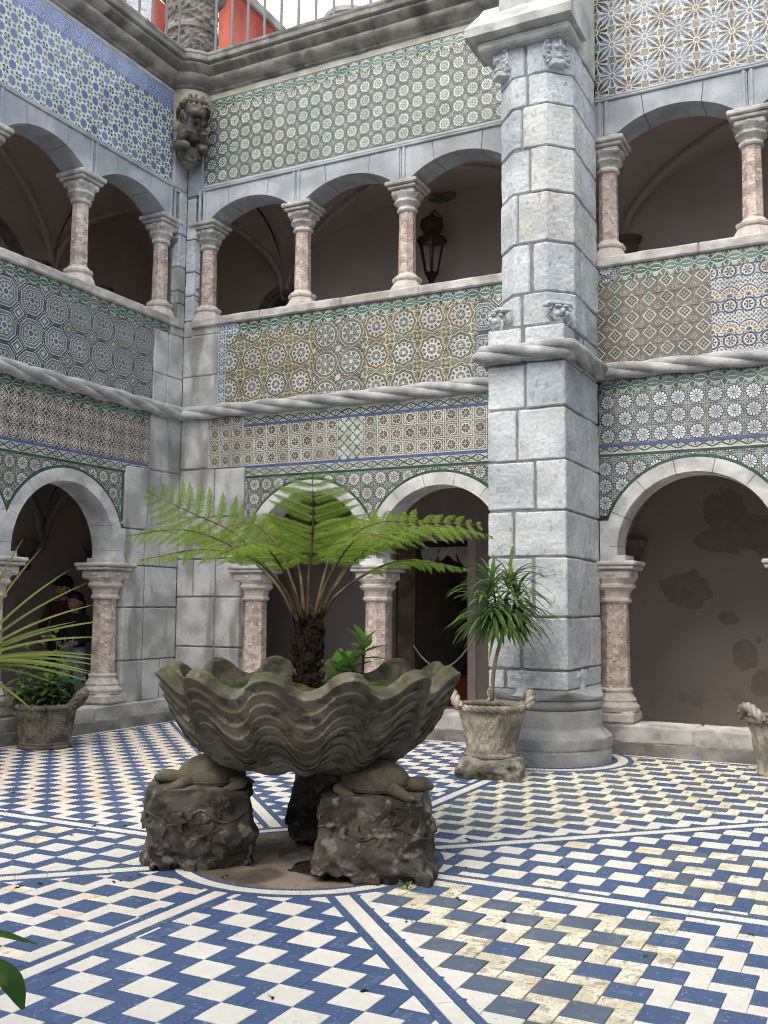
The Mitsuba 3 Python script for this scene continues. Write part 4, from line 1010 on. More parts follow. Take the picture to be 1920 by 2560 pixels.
def gallery(label, zf, zs, H, zt, ww, we, up_):
    g = thing('cloister_gallery', label, 'gallery')
    N = GD
    # outer walls with the openings they show
    nwall = sbox(-N, zf, 10.6, zt); wwall = sbox(-10.6, zf, N, zt)
    if up_:
        niche = unary_union([Point(.02, 6.0).buffer(.40), sbox(-.38, zf, .42, 6.0)])
        nwall = nwall.difference(niche)
        rec = extrude(niche, -.28, -.26, FB)
        obj('door', (rec[0] + [0, N, 0], rec[1]), 'm_door', g)
        fr_ = Point(.02, 6.0).buffer(.52).union(sbox(-.50, zf, .54, 6.0)).difference(niche).intersection(sbox(-5, zf, 5, zt))
        e = extrude(fr_, -.28, .03, FB); obj('door_frame', (e[0] + [0, N, 0], e[1]), 'm_darkstone', g)
        big = unary_union([Point(-1.55, 5.75).buffer(1.15).intersection(sbox(-9, 4.9, 9, 9)), sbox(-2.7, zf, -.40, 5.0)]); inner = big.buffer(-.17)
        e = extrude(big.difference(inner).intersection(sbox(-9, zf, 9, zt)), -.02, .07, FL); obj('wall_arch', (e[0] - [N, 0, 0], e[1]), 'm_darkstone', g)
    else:
        d0, d1, dz = 1.95, 3.12, 2.42
        nwall = nwall.difference(sbox(d0, zf - .1, d1, dz))
        e = extrude(sbox(d0 - .13, zf, d1 + .12, dz + .13).difference(sbox(d0, zf - .2, d1, dz)), -.10, .035, FB); obj('door_frame', (e[0] + [0, N, 0], e[1]), 'm_plaster', g)
        obj('inner_room', cat([box(d0 - .5, d0 - .45, N + .1, N + 5.6, zf - .05, 3.0), box(d1 + .45, d1 + .5, N + .1, N + 5.6, zf - .05, 3.0), box(d0 - .5, d1 + .5, N + 5.6, N + 5.7, zf - .05, 3.0), box(d0 - .5, d1 + .5, N + .1, N + 5.7, 2.95, 3.05), box(d0 - .5, d1 + .5, N + .1, N + 5.7, zf - .1, zf - .01)]), 'm_plaster', g)
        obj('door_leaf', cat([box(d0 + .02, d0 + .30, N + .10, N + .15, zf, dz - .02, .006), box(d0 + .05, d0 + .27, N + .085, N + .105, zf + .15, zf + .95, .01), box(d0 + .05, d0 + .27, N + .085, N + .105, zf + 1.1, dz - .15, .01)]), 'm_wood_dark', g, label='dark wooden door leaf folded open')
        # draped valance and a cord across
        dr_ = []
        for k in range(3):
            x0, x1 = d0 + .34 + .28 * k, d0 + .62 + .28 * k
            S, Tt = np.meshgrid(np.linspace(0, 1, 12), np.linspace(0, 1, 14), indexing='ij')
            drop = .10 + .20 * np.sin(PI * S) if k != 1 else .12 + .10 * np.abs(2 * S - 1)
            V = np.stack([x0 + (x1 - x0) * S, N + .22 + .02 * np.sin(18 * S + 9 * Tt), dz - .03 - drop * Tt - .05], -1).reshape(-1, 3); dr_.append((V, grid_faces(12, 14)))
        obj('curtain_valance', cat(dr_), 'm_drape', g, smooth=True)
        obj('barrier_cord', tube(np.array([[d0 + .32 + .84 * t, N + .02, zf + .92 - .30 * (1 - (2 * t - 1) ** 2)] for t in np.linspace(0, 1, 24)]), .012, 6), 'm_trim', g)
        obj('red_bench', box(d0 + .3, d1 - .05, N + .9, N + 1.5, zf, zf + .42, .02), 'm_redcloth', g)
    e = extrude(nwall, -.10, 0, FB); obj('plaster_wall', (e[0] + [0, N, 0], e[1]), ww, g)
    e = extrude(wwall, -.10, 0, FL); obj('plaster_wall', (e[0] - [N, 0, 0], e[1]), we, g)
    obj('gallery_floor', cat([box(-N, 10.6, .34, N + .1, zf - .12, zf), box(-N - .1, -.34, -10.6, .34, zf - .12, zf - .0)]), 'm_cement', g)
    lo, hi = .36, N
    bays = [(.0, 5.3), (5.3, 10.6)]
    vs = [vault(a, b, lo - .02, hi + .02, zs, H) for a, b in bays] + [vault(-hi - .02, -lo + .02, -b, -a, zs, H) for a, b in bays] + [vault(-hi - .02, .0, .0, hi + .02, zs, H, 24, 24)]
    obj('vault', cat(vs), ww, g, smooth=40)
    obj('roof_slab', cat([box(-N, 10.6, .3, N + .1, zt - .05, zt), box(-N - .1, -.3, -10.6, .3, zt - .05, zt)]), 'm_cement', g)
    for a, b in bays:
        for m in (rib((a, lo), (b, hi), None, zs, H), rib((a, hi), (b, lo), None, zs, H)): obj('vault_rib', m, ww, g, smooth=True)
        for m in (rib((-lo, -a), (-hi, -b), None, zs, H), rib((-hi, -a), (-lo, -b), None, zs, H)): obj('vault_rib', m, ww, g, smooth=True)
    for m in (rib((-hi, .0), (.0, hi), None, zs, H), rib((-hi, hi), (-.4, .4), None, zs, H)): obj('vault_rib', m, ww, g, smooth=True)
    zc = zs + .08
    for x in (.19, 5.42): obj('corbel', corbel(x, hi - .05, zc, 0), 'm_darkstone', g, smooth=30)
    for y in (-.32, .98, -5.3): obj('corbel', corbel(-hi + .05, y, zc, 0), 'm_darkstone', g, smooth=30)
    if up_:
        for x, y in ((2.72, hi - .03), (-hi + .03, -.42)):
            b = [tri(m3.Manifold.sphere(.07, 14).scale((1.2, 1.2, .8)).translate((x + (0 if x < 0 else d), y + (d if x < 0 else 0), 7.42 + .03 * math.cos(d * 40)))) for d in (-.13, -.05, .05, .13)]
            obj('carved_boss', cat(b), 'm_darkstone', g, smooth=40)
    return g
mat('m_door', (.15, .125, .11), .8)
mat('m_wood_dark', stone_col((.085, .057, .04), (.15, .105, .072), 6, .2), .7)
mat('m_drape', (.42, .40, .36), .9)
mat('m_redcloth', (.16, .03, .015), .9)
gallery('shaded vaulted upper gallery behind the slender columns', 4.12, 6.28, 1.25, 8.45, 'm_plaster', 'm_plaster', True)
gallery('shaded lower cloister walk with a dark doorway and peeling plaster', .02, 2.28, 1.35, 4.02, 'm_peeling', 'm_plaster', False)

# ================================================================== WHAT STANDS ABOVE THE CORNICE
RL = thing('terrace_railing', 'grey upright railing bars on top of the cornice', 'railing')
for k in range(34):
    x = .27 + .262 * k
    if x < 4.6 or x > 5.8: obj('bar', box(x - .018, x + .018, -.168, -.152, 8.80, 10.1, .003), 'm_rail', RL)
for k in range(18):
    y = -.46 - .262 * k
    obj('bar', box(.152, .168, y - .018, y + .018, 8.80, 10.1, .003), 'm_rail', RL)
obj('handrail', cat([box(.2, 4.6, -.18, -.14, 10.1, 10.13), box(.14, .18, -5.2, -.3, 10.1, 10.13)]), 'm_rail', RL)
TU = thing('carved_turret', 'round turret carved with leaves and grapes standing on the cornice corner', 'turret')
ang = np.linspace(0, 2 * PI, 260, endpoint=False); zz = np.linspace(8.79, 9.82, 120)
A, Z = np.meshgrid(ang, zz); rr = .335 + 0 * A
pts = np.stack([np.cos(A) * 4.0, np.sin(A) * 4.0, Z * 11], -1)
rel = 1.6 * (meshkit.fbm(pts * 1.5, 2, 3) - .42)
band = (np.abs(Z - 9.30) < .035) | (Z < 8.82) | (Z > 9.78)
rr = rr + np.where(band, .035, .055 * np.clip(rel, -.3, 1))
obj('drum', (np.stack([rr * np.cos(A), rr * np.sin(A), Z], -1).reshape(-1, 3), grid_faces(120, 260, True)), 'm_carved', TU, smooth=60)
obj('cap_moulding', lathe([(.33, 9.80), (.40, 9.83), (.46, 9.90), (.46, 9.98), (.38, 10.02), (.36, 10.3), (.30, 10.6), (.0, 11.1)], 40), 'm_carved', TU, smooth=40)
RW = thing('red_wall', 'red plastered terrace wall with a sloping stone coping', 'wall')
obj('wall', box(-.62, -.40, 1.4, 9.0, 8.2, 10.95), 'm_red', RW)
obj('coping', rough(box(-.68, -.34, 1.3, 9.1, 10.95, 11.12, .02), .01, 5, .3), 'm_cornice', RW)
RW2 = thing('red_wall', 'red plastered tower wall left of the white panel', 'wall')
obj('wall', box(-7.2, -6.9, -4, 9.0, 8.2, 16), 'm_red', RW2)
WP = thing('white_wall', 'white rough plastered wall panel behind the railing', 'wall')
obj('wall', rough(box(-1.9, -1.75, .25, 1.15, 8.2, 12), .01, 6, .12), 'm_whitewash', WP)
PT = thing('terracotta_pot', 'red terracotta pot behind the railing against the sky', 'pot')
obj('body', lathe([(.0, 8.8), (.20, 8.8), (.30, 9.75), (.33, 9.85), (.30, 9.86), (.28, 9.82), (.0, 9.80)], 28, (1.66, 1.5)), 'm_terracotta', PT, smooth=40)
obj('rim', lathe([(.31, 9.84), (.37, 9.87), (.38, 9.93), (.35, 9.97), (.30, 9.95), (.0, 9.90)], 28, (1.66, 1.5)), 'm_cap', PT, smooth=40)

# ================================================================== THE COURT'S OTHER TWO SIDES (outside the frame, they shade the court)
SW = thing('arcade_wall', 'plain masonry side of the court behind the camera, unseen and lowered to let in light', 'wall')
holes = unary_union([Point(x, 2.1).buffer(.8).union(sbox(x - .8, .3, x + .8, 2.1)) for x in np.arange(.9, 10.4, 1.75)] + [sbox(x - .6, 5.3, x + .6, 6.7) for x in np.arange(.8, 10.4, 1.49)])
e = extrude(sbox(-.4, 0, 10.8, 4.3).difference(holes), -.3, 0, lambda u, v, w: np.stack([u, -11.2 + w, v], -1)); obj('wall', e, 'm_fascia', SW)  # unseen south side, cut to one storey so more light reaches the court
obj('gallery_back', box(-.4, 10.8, -13.4, -13.3, 0, 4.2), 'm_plaster', SW); obj('gallery_roof', box(-.4, 10.8, -13.4, -11.45, 4.0, 4.2), 'm_plaster', SW)
EW = thing('arcade_wall', 'plain masonry side of the court beyond the right edge', 'wall')
e = extrude(sbox(-11.2, 0, .4, 8.8).difference(unary_union([Point(x, 2.1).buffer(.8).union(sbox(x - .8, .3, x + .8, 2.1)) for x in np.arange(-10, -.4, 1.75)] + [sbox(x - .6, 5.3, x + .6, 6.7) for x in np.arange(-10.2, -.4, 1.49)])), 0, .3, lambda u, v, w: np.stack([10.6 + w, u, v], -1)); obj('wall', e, 'm_fascia', EW)
obj('gallery_back', box(13.0, 13.1, -11.4, 2.5, 0, 8.8), 'm_plaster', EW); obj('gallery_floor', cat([box(10.95, 13.1, -11.4, 2.5, 4.0, 4.2), box(10.95, 13.1, -11.4, 2.5, 8.6, 8.8)]), 'm_plaster', EW)
obj('ground', box(-60, 60, -60, 60, -.8, -.32), 'm_cement'); tag('ground', 'bare ground round the cloister', kind='structure')
# ================================================================== FOUNTAIN
def shellstone(p, n, uv):
    a = fbm(p.x * 6, p.y * 6, p.z * 6, 4); c = mix((.060, .054, .040), (.150, .136, .102), smoothstep(.3, .7, a))
    b = fbm(p.x * 17 + 4, p.y * 17, p.z * 17, 4)
    c = mix(c, (.035, .032, .026), .75 * smoothstep(.54, .68, b))
    d = noise(p.x * 34, p.y * 34, p.z * 34)
    c = mix(c, (.22, .215, .175), .5 * smoothstep(.70, .8, d) * smoothstep(.45, .6, a))
    top = smoothstep(.98, 1.10, p.z) * smoothstep(.42, .58, fbm(p.x * 9, p.y * 9, p.z * 9 + 5, 3))
    return mix(c, (.075, .085, .03), .4 * top)
mat('m_shell', shellstone, .85, stone_bump(36, 120), .006)
def rockcol(p, n, uv):
    a = fbm(p.x * 5, p.y * 5, p.z * 5, 4); c = mix((.044, .039, .032), (.125, .114, .095), smoothstep(.32, .7, a))
    b = fbm(p.x * 19, p.y * 19, p.z * 19 + 3, 4); c = mix(c, (.235, .225, .20), .65 * smoothstep(.58, .70, b))
    return mix(c, (.03, .027, .022), .7 * smoothstep(.56, .7, fbm(p.x * 11 + 9, p.y * 11, p.z * 11, 3)))
mat('m_rock', rockcol, .95, stone_bump(44, 150), .012)
mat('m_turtle', stone_col((.055, .049, .033), (.13, .117, .082), 7, .35, (.04, .035, .028), .6), .8, stone_bump(40, 120), .004)
mat('m_moss', stone_col((.02, .035, .010), (.075, .095, .028), 14, .4), 1.0, stone_bump(60, 160), .02)
mat('m_soil', stone_col((.03, .022, .016), (.075, .058, .042), 20, .4), 1.0, stone_bump(50, 120), .02)

SB = thing('shell_basin', 'huge scalloped stone shell basin planted with a tree fern', 'fountain basin')
def shell(inner=False):
    nt, nr = 420, 130
    th = np.linspace(0, 2 * PI, nt, endpoint=False); t = np.linspace(0, 1, nr)
    TT, TH = np.meshgrid(t, th, indexing='ij')
    fold = np.cos(12 * (TH + 1.02 - PI / 12))
    fold = np.sign(fold) * np.abs(fold) ** .72
    pr = spline([(.06, .535), (.36, .545), (.545, .605), (.665, .69), (.75, .79), (.81, .92), (.86, 1.06)], nr)
    R = np.repeat(pr[:, :1], nt, 1); Z = np.repeat(pr[:, 1:], nt, 1)
    amp = np.clip((TT - .05) / .50, 0, 1) ** 1.1 * (.85 + .15 * TT)
    if not inner:
        nb = 13.0
        ph = (TT ** .9 * nb) % 1.0
        step = ph ** 1.5 * np.clip((1 - ph) / .14, 0, 1) ** .5 - .4
        wob = meshkit.fbm(np.stack([np.cos(TH) * 4, np.sin(TH) * 4, TT * 9], -1), 3) - .5
        R = R + .046 * amp * fold + .028 * step * amp ** .5 + .010 * wob
        Z = Z + .076 * amp * fold * (1 - .30 * np.clip((TT - .7) / .3, 0, 1)) + .010 * wob * amp * .5
        # torn, thick lip at both ends of the shell
        e = np.exp(-((np.angle(np.exp(1j * (TH - (.475 + PI)))) / .16) ** 2)) + np.exp(-((np.angle(np.exp(1j * (TH - .475))) / .16) ** 2))
        R = R + .05 * e * TT ** 2; Z = Z + .015 * e * TT ** 2 * np.sin(40 * TH)
    else:
        R = R - .085 + .040 * amp * fold; Z = np.maximum(Z + .015 + .052 * amp * fold, .96)
        R = np.where(TT < .6, R * TT / .6, R)
    return np.stack([OX + R * np.cos(TH), OY + R * np.sin(TH), Z], -1)
So, Si = shell(), shell(True)
nr, nt = So.shape[:2]
lip = [(So[-1] * (1 - k) + Si[-1] * k) + np.array([0, 0, .030 * math.sin(PI * k)]) for k in (.1, .25, .45, .65, .85)]
allr = np.concatenate([So, np.array(lip), Si[::-1]], 0)
bot = np.array([[OX, OY, .533]])
V = np.vstack([allr.reshape(-1, 3), bot]); F = grid_faces(allr.shape[0], nt, True)
F = np.vstack([F, [[len(V) - 1, (j + 1) % nt, j] for j in range(nt)]])
vn_ = V.copy(); d = np.stack([meshkit.fbm(V * 24 + 7 * k, 3) for k in range(3)], -1) - .5
obj('bowl', (V + d * .006, F), 'm_shell', SB, smooth=True)
# moss and soil filling the bowl
r_, a_ = np.meshgrid(np.linspace(0, .76, 40), np.linspace(0, 2 * PI, 160, endpoint=False), indexing='ij')
zz_ = .985 + .07 * meshkit.fbm(np.stack([r_ * np.cos(a_) * 7, r_ * np.sin(a_) * 7, 0 * r_], -1), 4) - .03 * (r_ / .76) ** 2
obj('moss', (np.stack([OX + r_ * np.cos(a_), OY + r_ * np.sin(a_), zz_], -1).reshape(-1, 3), grid_faces(40, 160, True)), 'm_moss', SB, smooth=True)
def rock(cx, cy, w, d, h, rz, seed, taper=.92):
    v, f = tri(m3.Manifold.cube((1, 1, 1), True).refine(34))
    p = v * 2; q = np.sign(p) * np.abs(p)                                  # rounded block
    nrm = np.linalg.norm(p, axis=1, keepdims=True); mx = np.abs(p).max(1, keepdims=True)
    p = p * (1 - .22 * (1 - mx / (nrm + 1e-9)) * 1.6)
    P = p * .5 * [w, d, h]; P[:, 2] += h / 2
    k = taper + (1 - taper) * (1 - P[:, 2:3] / h) + .05 * np.sin(P[:, 2:3] * 9 + seed)
    P[:, :2] *= k
    lowr = np.clip(1.0 - P[:, 2:3] / (h * .62), .25, 1)
    dd = np.stack([meshkit.fbm(P * 6 + seed * 3 + 9 * j, 4) for j in range(3)], -1) - .5
    ee = np.stack([meshkit.fbm(P * 17 + seed * 5 + 9 * j, 4) for j in range(3)], -1) - .5
    P = P + dd * .12 * [1, 1, .5] + ee * .105 * lowr
    P[:, 2] = np.where(P[:, 2] < .03, 0.0, P[:, 2])
    return move((P, f), (cx, cy, 0), rz)
def ivy_leaf(s):
    """a five-pointed carved ivy leaf in the xz plane, facing +y (bulging)."""
    pts = [(0, -.5), (.22, -.38), (.55, -.30), (.38, -.02), (.50, .28), (.20, .25), (0, .62), (-.20, .25), (-.50, .28), (-.38, -.02), (-.55, -.30), (-.22, -.38)]
    V = [[0, .11, 0]] + [[x, .0 + (.10 if i % 2 == 0 else .06), z] for i, (x, z) in enumerate(pts)] + [[x, -.12, z] for x, z in pts]
    n = len(pts); F = [[0, 1 + i, 1 + (i + 1) % n] for i in range(n)] + [[1 + i, 1 + n + i, 1 + n + (i + 1) % n] for i in range(n)] + [[1 + i, 1 + n + (i + 1) % n, 1 + (i + 1) % n] for i in range(n)]
    return np.array(V) * s, np.array(F)
def project_on(mesh, origin, dirn):
    t = trimesh.Trimesh(*mesh, process=False)
    loc, ri, _ = t.ray.intersects_location([origin], [dirn], multiple_hits=False)
    return loc[0] if len(loc) else None
def stone_with_ivy(name_label, cx, cy, w, d, h, rz, seed, face, leaves, vine, zl=.36):
    k = thing('carved_stone_block', name_label, 'stone block', None)
    R_ = rock(cx, cy, w, d, h, rz, seed); obj('block', R_, 'm_rock', k, smooth=True)
    # ivy carved round the upper edge, laid on the stone's own surface
    def at(a, z):
        dv = np.array([math.cos(a), math.sin(a), 0]); o = np.array([cx, cy, z])
        p = project_on(R_, o + dv * 1.5, -dv)
        return (p if p is not None else o + dv * w / 2), dv
    V = []
    for a, z, s, roll in leaves:
        p, dv = at(a, z); lv, lf = ivy_leaf(s)
        c, q = math.cos(roll), math.sin(roll); lv = np.stack([lv[:, 0] * c - lv[:, 2] * q, lv[:, 1], lv[:, 0] * q + lv[:, 2] * c], -1)
        tx = np.array([-dv[1], dv[0], 0]); V.append((p + lv[:, :1] * tx + lv[:, 1:2] * dv + lv[:, 2:3] * np.array([0, 0, 1.0]), lf))
    for m in V: obj('ivy_leaf', m, 'm_rock', k)
    P = np.array([at(a, z)[0] + at(a, z)[1] * .004 for a, z in vine]); obj('vine', tube(spline(P, 50), .0075, 7), 'm_rock', k, smooth=True)
    return k
fa = math.atan2(CAM[1] - OY, CAM[0] - OX)                                # towards the camera
def fan_leaves(base, n, seed, spread, z0):
    r2 = np.random.default_rng(seed); out = []
    for i in range(n):
        a = base + spread * (i / (n - 1) - .5) + r2.uniform(-.05, .05)
        out.append((a, z0 + r2.uniform(-.10, .07), r2.uniform(.085, .125), r2.uniform(-1.6, 1.6) + (PI if r2.random() < .4 else 0)))
    return out
def wavy(base, spread, z0): return [(base + spread * (t - .5), z0 + .035 * math.sin(13 * t)) for t in np.linspace(0, 1, 16)]
Lc, Rc, Bc = (4.70, -5.56), (5.72, -5.28), (5.14, -4.78)
aL = math.atan2(CAM[1] - Lc[1], CAM[0] - Lc[0]); aR = math.atan2(CAM[1] - Rc[1], CAM[0] - Rc[0])
stone_with_ivy('carved stone block under the left turtle, with an ivy vine round its upper part', *Lc, .69, .52, .47, aL - PI / 2 + .06, 3, aL, fan_leaves(aL - .25, 9, 5, 2.0, .31), wavy(aL - .2, 2.2, .295))
stone_with_ivy('carved stone block under the right turtle, rough and pitted below its ivy band', *Rc, .70, .58, .48, aR - PI / 2 - .10, 8, aR, fan_leaves(aR + .15, 13, 8, 2.4, .32), wavy(aR + .1, 2.4, .27))
stone_with_ivy('dark stone block in shadow behind the other two, under the middle of the basin', *Bc, .50, .46, .60, .4, 12, fa, fan_leaves(fa, 3, 4, 1.2, .3), wavy(fa, 1.6, .3))

def turtle(loc, rz, label, sc=1.03):
    k = thing('stone_turtle', label, 'statue')
    S = m3.Manifold.sphere
    def ell(c, r): return S(1, 40).scale(tuple(map(float, r))).translate(tuple(map(float, c)))
    sh = ell((0, 0, .045), (.195, .155, .128)) ^ m3.Manifold.cube((1, 1, 1)).translate((-.5, -.5, .012))
    rim = ell((0, 0, .03), (.20, .157, .026))
    v, f = tri((sh + rim).refine_to_length(.012))
    a = np.arctan2(v[:, 1], v[:, 0]); g = np.minimum(np.abs(np.sin(3 * a + .3)), 1); v[:, 2] -= .004 * (g < .12) * (v[:, 2] > .05)
    obj('shell', move((v, f), loc, rz, sc), 'm_turtle', k, smooth=40)
    bones = [((( .14, 0, .03), .045), ((.225, 0, .045), .04)), (((.225, 0, .045), .042), ((.27, .0, .05), .038)), (((.27, 0, .05), .036), ((.302, 0, .040), .024))]
    obj('head', move(body(bones, .012, 6), loc, rz, sc), 'm_turtle', k, smooth=True)
    eyes = [tri(S(.009, 10).translate((.283, s * .027, .062))) for s in (-1, 1)]; [obj('eye', move(e_, loc, rz, sc), 'm_turtle', k, smooth=True) for e_ in eyes]
    for sx, sy in ((1, 1), (1, -1), (-1, 1), (-1, -1)):
        b = [(((sx * .11, sy * .09, .03), .04), ((sx * .165, sy * .155, .028), .032)), (((sx * .165, sy * .155, .028), .032), ((sx * .165 + .055, sy * .175, .008), .024)), (((sx * .165 + .055, sy * .175, .008), .02), ((sx * .165 + .085, sy * .18, .004), .014))]
        obj('leg', move(body(b, .012, 5), loc, rz, sc), 'm_turtle', k, smooth=True)
    obj('tail', move(body([(((-.17, 0, .02), .025), ((-.235, .01, .008), .010))], .012, 3), loc, rz, sc), 'm_turtle', k, smooth=True)
ri = math.atan2(rt[1], rt[0])
turtle((Lc[0] + .07, Lc[1] + .02, .445), ri + PI + .15, 'stone turtle on the left block with its head pointing left')
turtle((Rc[0] + .02, Rc[1] - .03, .455), ri - .25, 'stone turtle on the right block with its head pointing right')

# ================================================================== LION
LI = thing('lion_gargoyle', 'crouching stone lion gargoyle high in the corner under the cornice', 'statue')
def lion():
    # own frame: +x outwards, z up, origin at the chest
    b = [(((-.25, 0, -.05), .16), ((.0, 0, -.02), .15)), (((.0, 0, -.02), .15), ((.06, 0, .16), .12)),
         (((.08, 0, .20), .13), ((.13, 0, .20), .12)), (((.17, .028, .145), .062), ((.262, .022, .115), .042)), (((.17, -.028, .145), .062), ((.262, -.022, .115), .042)),
         (((.20, 0, .235), .034), ((.285, 0, .150), .026)), (((.15, 0, .04), .05), ((.235, 0, .035), .034)),
         (((.215, .085, .262), .026), ((.245, .03, .250), .024)), (((.215, -.085, .262), .026), ((.245, -.03, .250), .024))]
    for s in (-1, 1):
        b += [(((.0, s * .12, -.02), .085), ((.06, s * .15, -.14), .06)), (((.06, s * .15, -.14), .06), ((.15, s * .11, -.12), .045)), (((.15, s * .11, -.12), .045), ((.19, s * .09, -.125), .042)),
              (((-.10, s * .12, -.20), .10), ((.08, s * .14, -.27), .06)), (((.08, s * .14, -.27), .06), ((.16, s * .12, -.30), .05))]
    v, f = body(b, .018, 5)
    d = np.stack([meshkit.fbm(v * 22 + 5 * k, 3) for k in range(3)], -1) - .5
    return v + d * .012, f
lrz = -.60; ll = (.25, -.25, 7.80)
def hs(m):
    v, f = tri(m); v = np.array(v); k = np.clip((v[:, 2:3] - .04) / .08, 0, 1) * .22; c = np.array([.06, 0, .15])
    return v + (v - c) * k, f
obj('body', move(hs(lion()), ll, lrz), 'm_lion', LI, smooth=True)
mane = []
rl = np.random.default_rng(5)
for i in range(150):
    a = rl.uniform(.0, 2 * PI) ; rr_ = .125 + .045 * rl.random(); x = .02 + .13 * rl.random()
    p = np.array([x, rr_ * math.sin(a), .20 + rr_ * math.cos(a)]);
    if x > .1 and rr_ < .14: continue
    mane.append(tube(np.array([p, p + [.012, .010 * math.sin(a), .008], p + [.004, .022 * math.sin(a), -.035], p + [-.02, .018 * math.sin(a), -.065]]), [.017, .018, .014, .004], 6))
obj('mane', move(hs(cat(mane)), ll, lrz), 'm_lion', LI, smooth=True)
eye = []
for s in (-1, 1):
    eye += [tri(m3.Manifold.sphere(.015, 14).translate((.236, s * .058, .212))), lathe([(.012, -.003), (.015, .0), (.012, .003)], 14)[0:2]]
eye = [e if e[0].shape[0] > 60 else None for e in eye]
for e in eye:
    if e is not None: obj('eye', move(hs(e), ll, lrz), 'm_cream', LI, smooth=True)
obj('mouth', move(hs(tri(m3.Manifold.sphere(.035, 16).scale((1.0, 1.3, .75)).translate((.245, 0, .070)))), ll, lrz), 'm_black', LI, smooth=True)
paw = [tube(np.array([[.19, s * .10 + q, -.115], [.228, s * .095 + q, -.12], [.24, s * .095 + q, -.145]]), [.014, .016, .01], 6) for s in (-1, 1) for q in (-.028, -.009, .009, .028)]
obj('claws', move(cat(paw), ll, lrz), 'm_lion', LI, smooth=True)
scr = [tube(np.array([[.03 + .005 * t, (.10 - .008 * t) * math.cos(t * .9), -.41 + (.07 - .006 * t) * math.sin(t * .9)] for t in np.linspace(0, 9, 40)]), np.linspace(.035, .02, 40), 8), tri(m3.Manifold.sphere(1, 24).scale((.13, .17, .15)).translate((-.06, 0, -.36)))]
obj('scroll_bracket', move(cat(scr), ll, lrz), 'm_lion', LI, smooth=True)

# ================================================================== BASKET POTS
def basket_col(dark, light):
    return stone_col(dark, light, 10, .35, tuple(.4 * q for q in dark), .5)
mat('m_basket', basket_col((.22, .195, .155), (.42, .385, .315)), .9, stone_bump(60, 150), .003)
mat('m_basket_dark', basket_col((.10, .088, .068), (.235, .205, .165)), .9, stone_bump(60, 150), .003)
def loop(c, r, z, n=90): return np.array([[c[0] + r * math.cos(t), c[1] + r * math.sin(t), z] for t in np.linspace(0, 2 * PI, n + 1)])
def twig_pot(c, z0, H, r0, r1, label, m, ha=0.0, twist=.55, group=None):
    k = thing('basket_pot', label, 'pot', group)
    nz, na = 70, 300
    zz, aa = np.meshgrid(np.linspace(0, 1, nz), np.linspace(0, 2 * PI, na, endpoint=False), indexing='ij')
    R = r0 + (r1 - r0) * zz ** 1.35
    ph = aa + twist * zz
    g = np.abs(np.sin(ph * 30 + 1.5 * meshkit.noise(np.stack([ph * 8, zz * 2, 0 * zz], -1)))) ** .6
    big = np.cos(ph * 9 + 1.2 * np.sin(3 * aa)); nn = meshkit.fbm(np.stack([np.cos(aa) * 9, np.sin(aa) * 9, zz * 7], -1), 3) - .5
    R = R + .011 * g + .010 * big + .035 * nn
    V = np.stack([c[0] + R * np.cos(aa), c[1] + R * np.sin(aa), z0 + H * zz], -1).reshape(-1, 3)
    obj('body', (V, grid_faces(nz, na, True)), m, k, smooth=True)
    obj('rim_rope', cat(rope(loop(c, r1 + .005, z0 + H), .030, 5.5, 3, 7)), m, k, smooth=True)
    obj('base_rope', cat(rope(loop(c, r0 + .012, z0 + .02), .024, 6, 3, 7)), m, k, smooth=True)
    for s in (0, PI):
        d = np.array([math.cos(ha + s), math.sin(ha + s), 0]); e = np.array([-d[1], d[0], 0]); b = np.array([c[0], c[1], z0 + H]) + d * (r1 + .0)
        P = np.array([b + e * .15 * math.cos(t) + d * .05 * math.sin(t) + np.array([0, 0, .115 * math.sin(t)]) for t in np.linspace(0, PI, 40)])
        obj('handle', cat(rope(P, .042, 5.0, 3, 8)), m, k, smooth=True)
    return k
def soil(c, r, z, k): obj('soil', rough(lathe([(r, z - .03), (r * .7, z + .005), (.0, z + .02)], 30, c), .02, 16, .04), 'm_soil', k, smooth=True)
PC = (5.13, -1.90)
b_ = thing('stone_slab', 'rough pebbly stone slab under the basket pot beside the buttress', 'stone block')
SLAB = rock(PC[0], PC[1], .60, .56, .17, .30, 21, .99); obj('slab', SLAB, 'm_rock2', b_, smooth=True)
mat('m_rock2', stone_col((.14, .13, .105), (.34, .32, .27), 14, .4, (.05, .045, .03), .8), .95, stone_bump(44, 120), .02)
pk = twig_pot(PC, .165, .44, .195, .30, 'pale stone basket pot with twisted handles holding the spiky tree', 'm_basket', ri); soil(PC, .28, .585, pk)
PR_ = (7.42, -.62)
pk2 = twig_pot(PR_, .0, .50, .17, .27, 'pale stone basket pot cut off by the right edge of the picture', 'm_basket', ri + .2); soil(PR_, .26, .47, pk2)
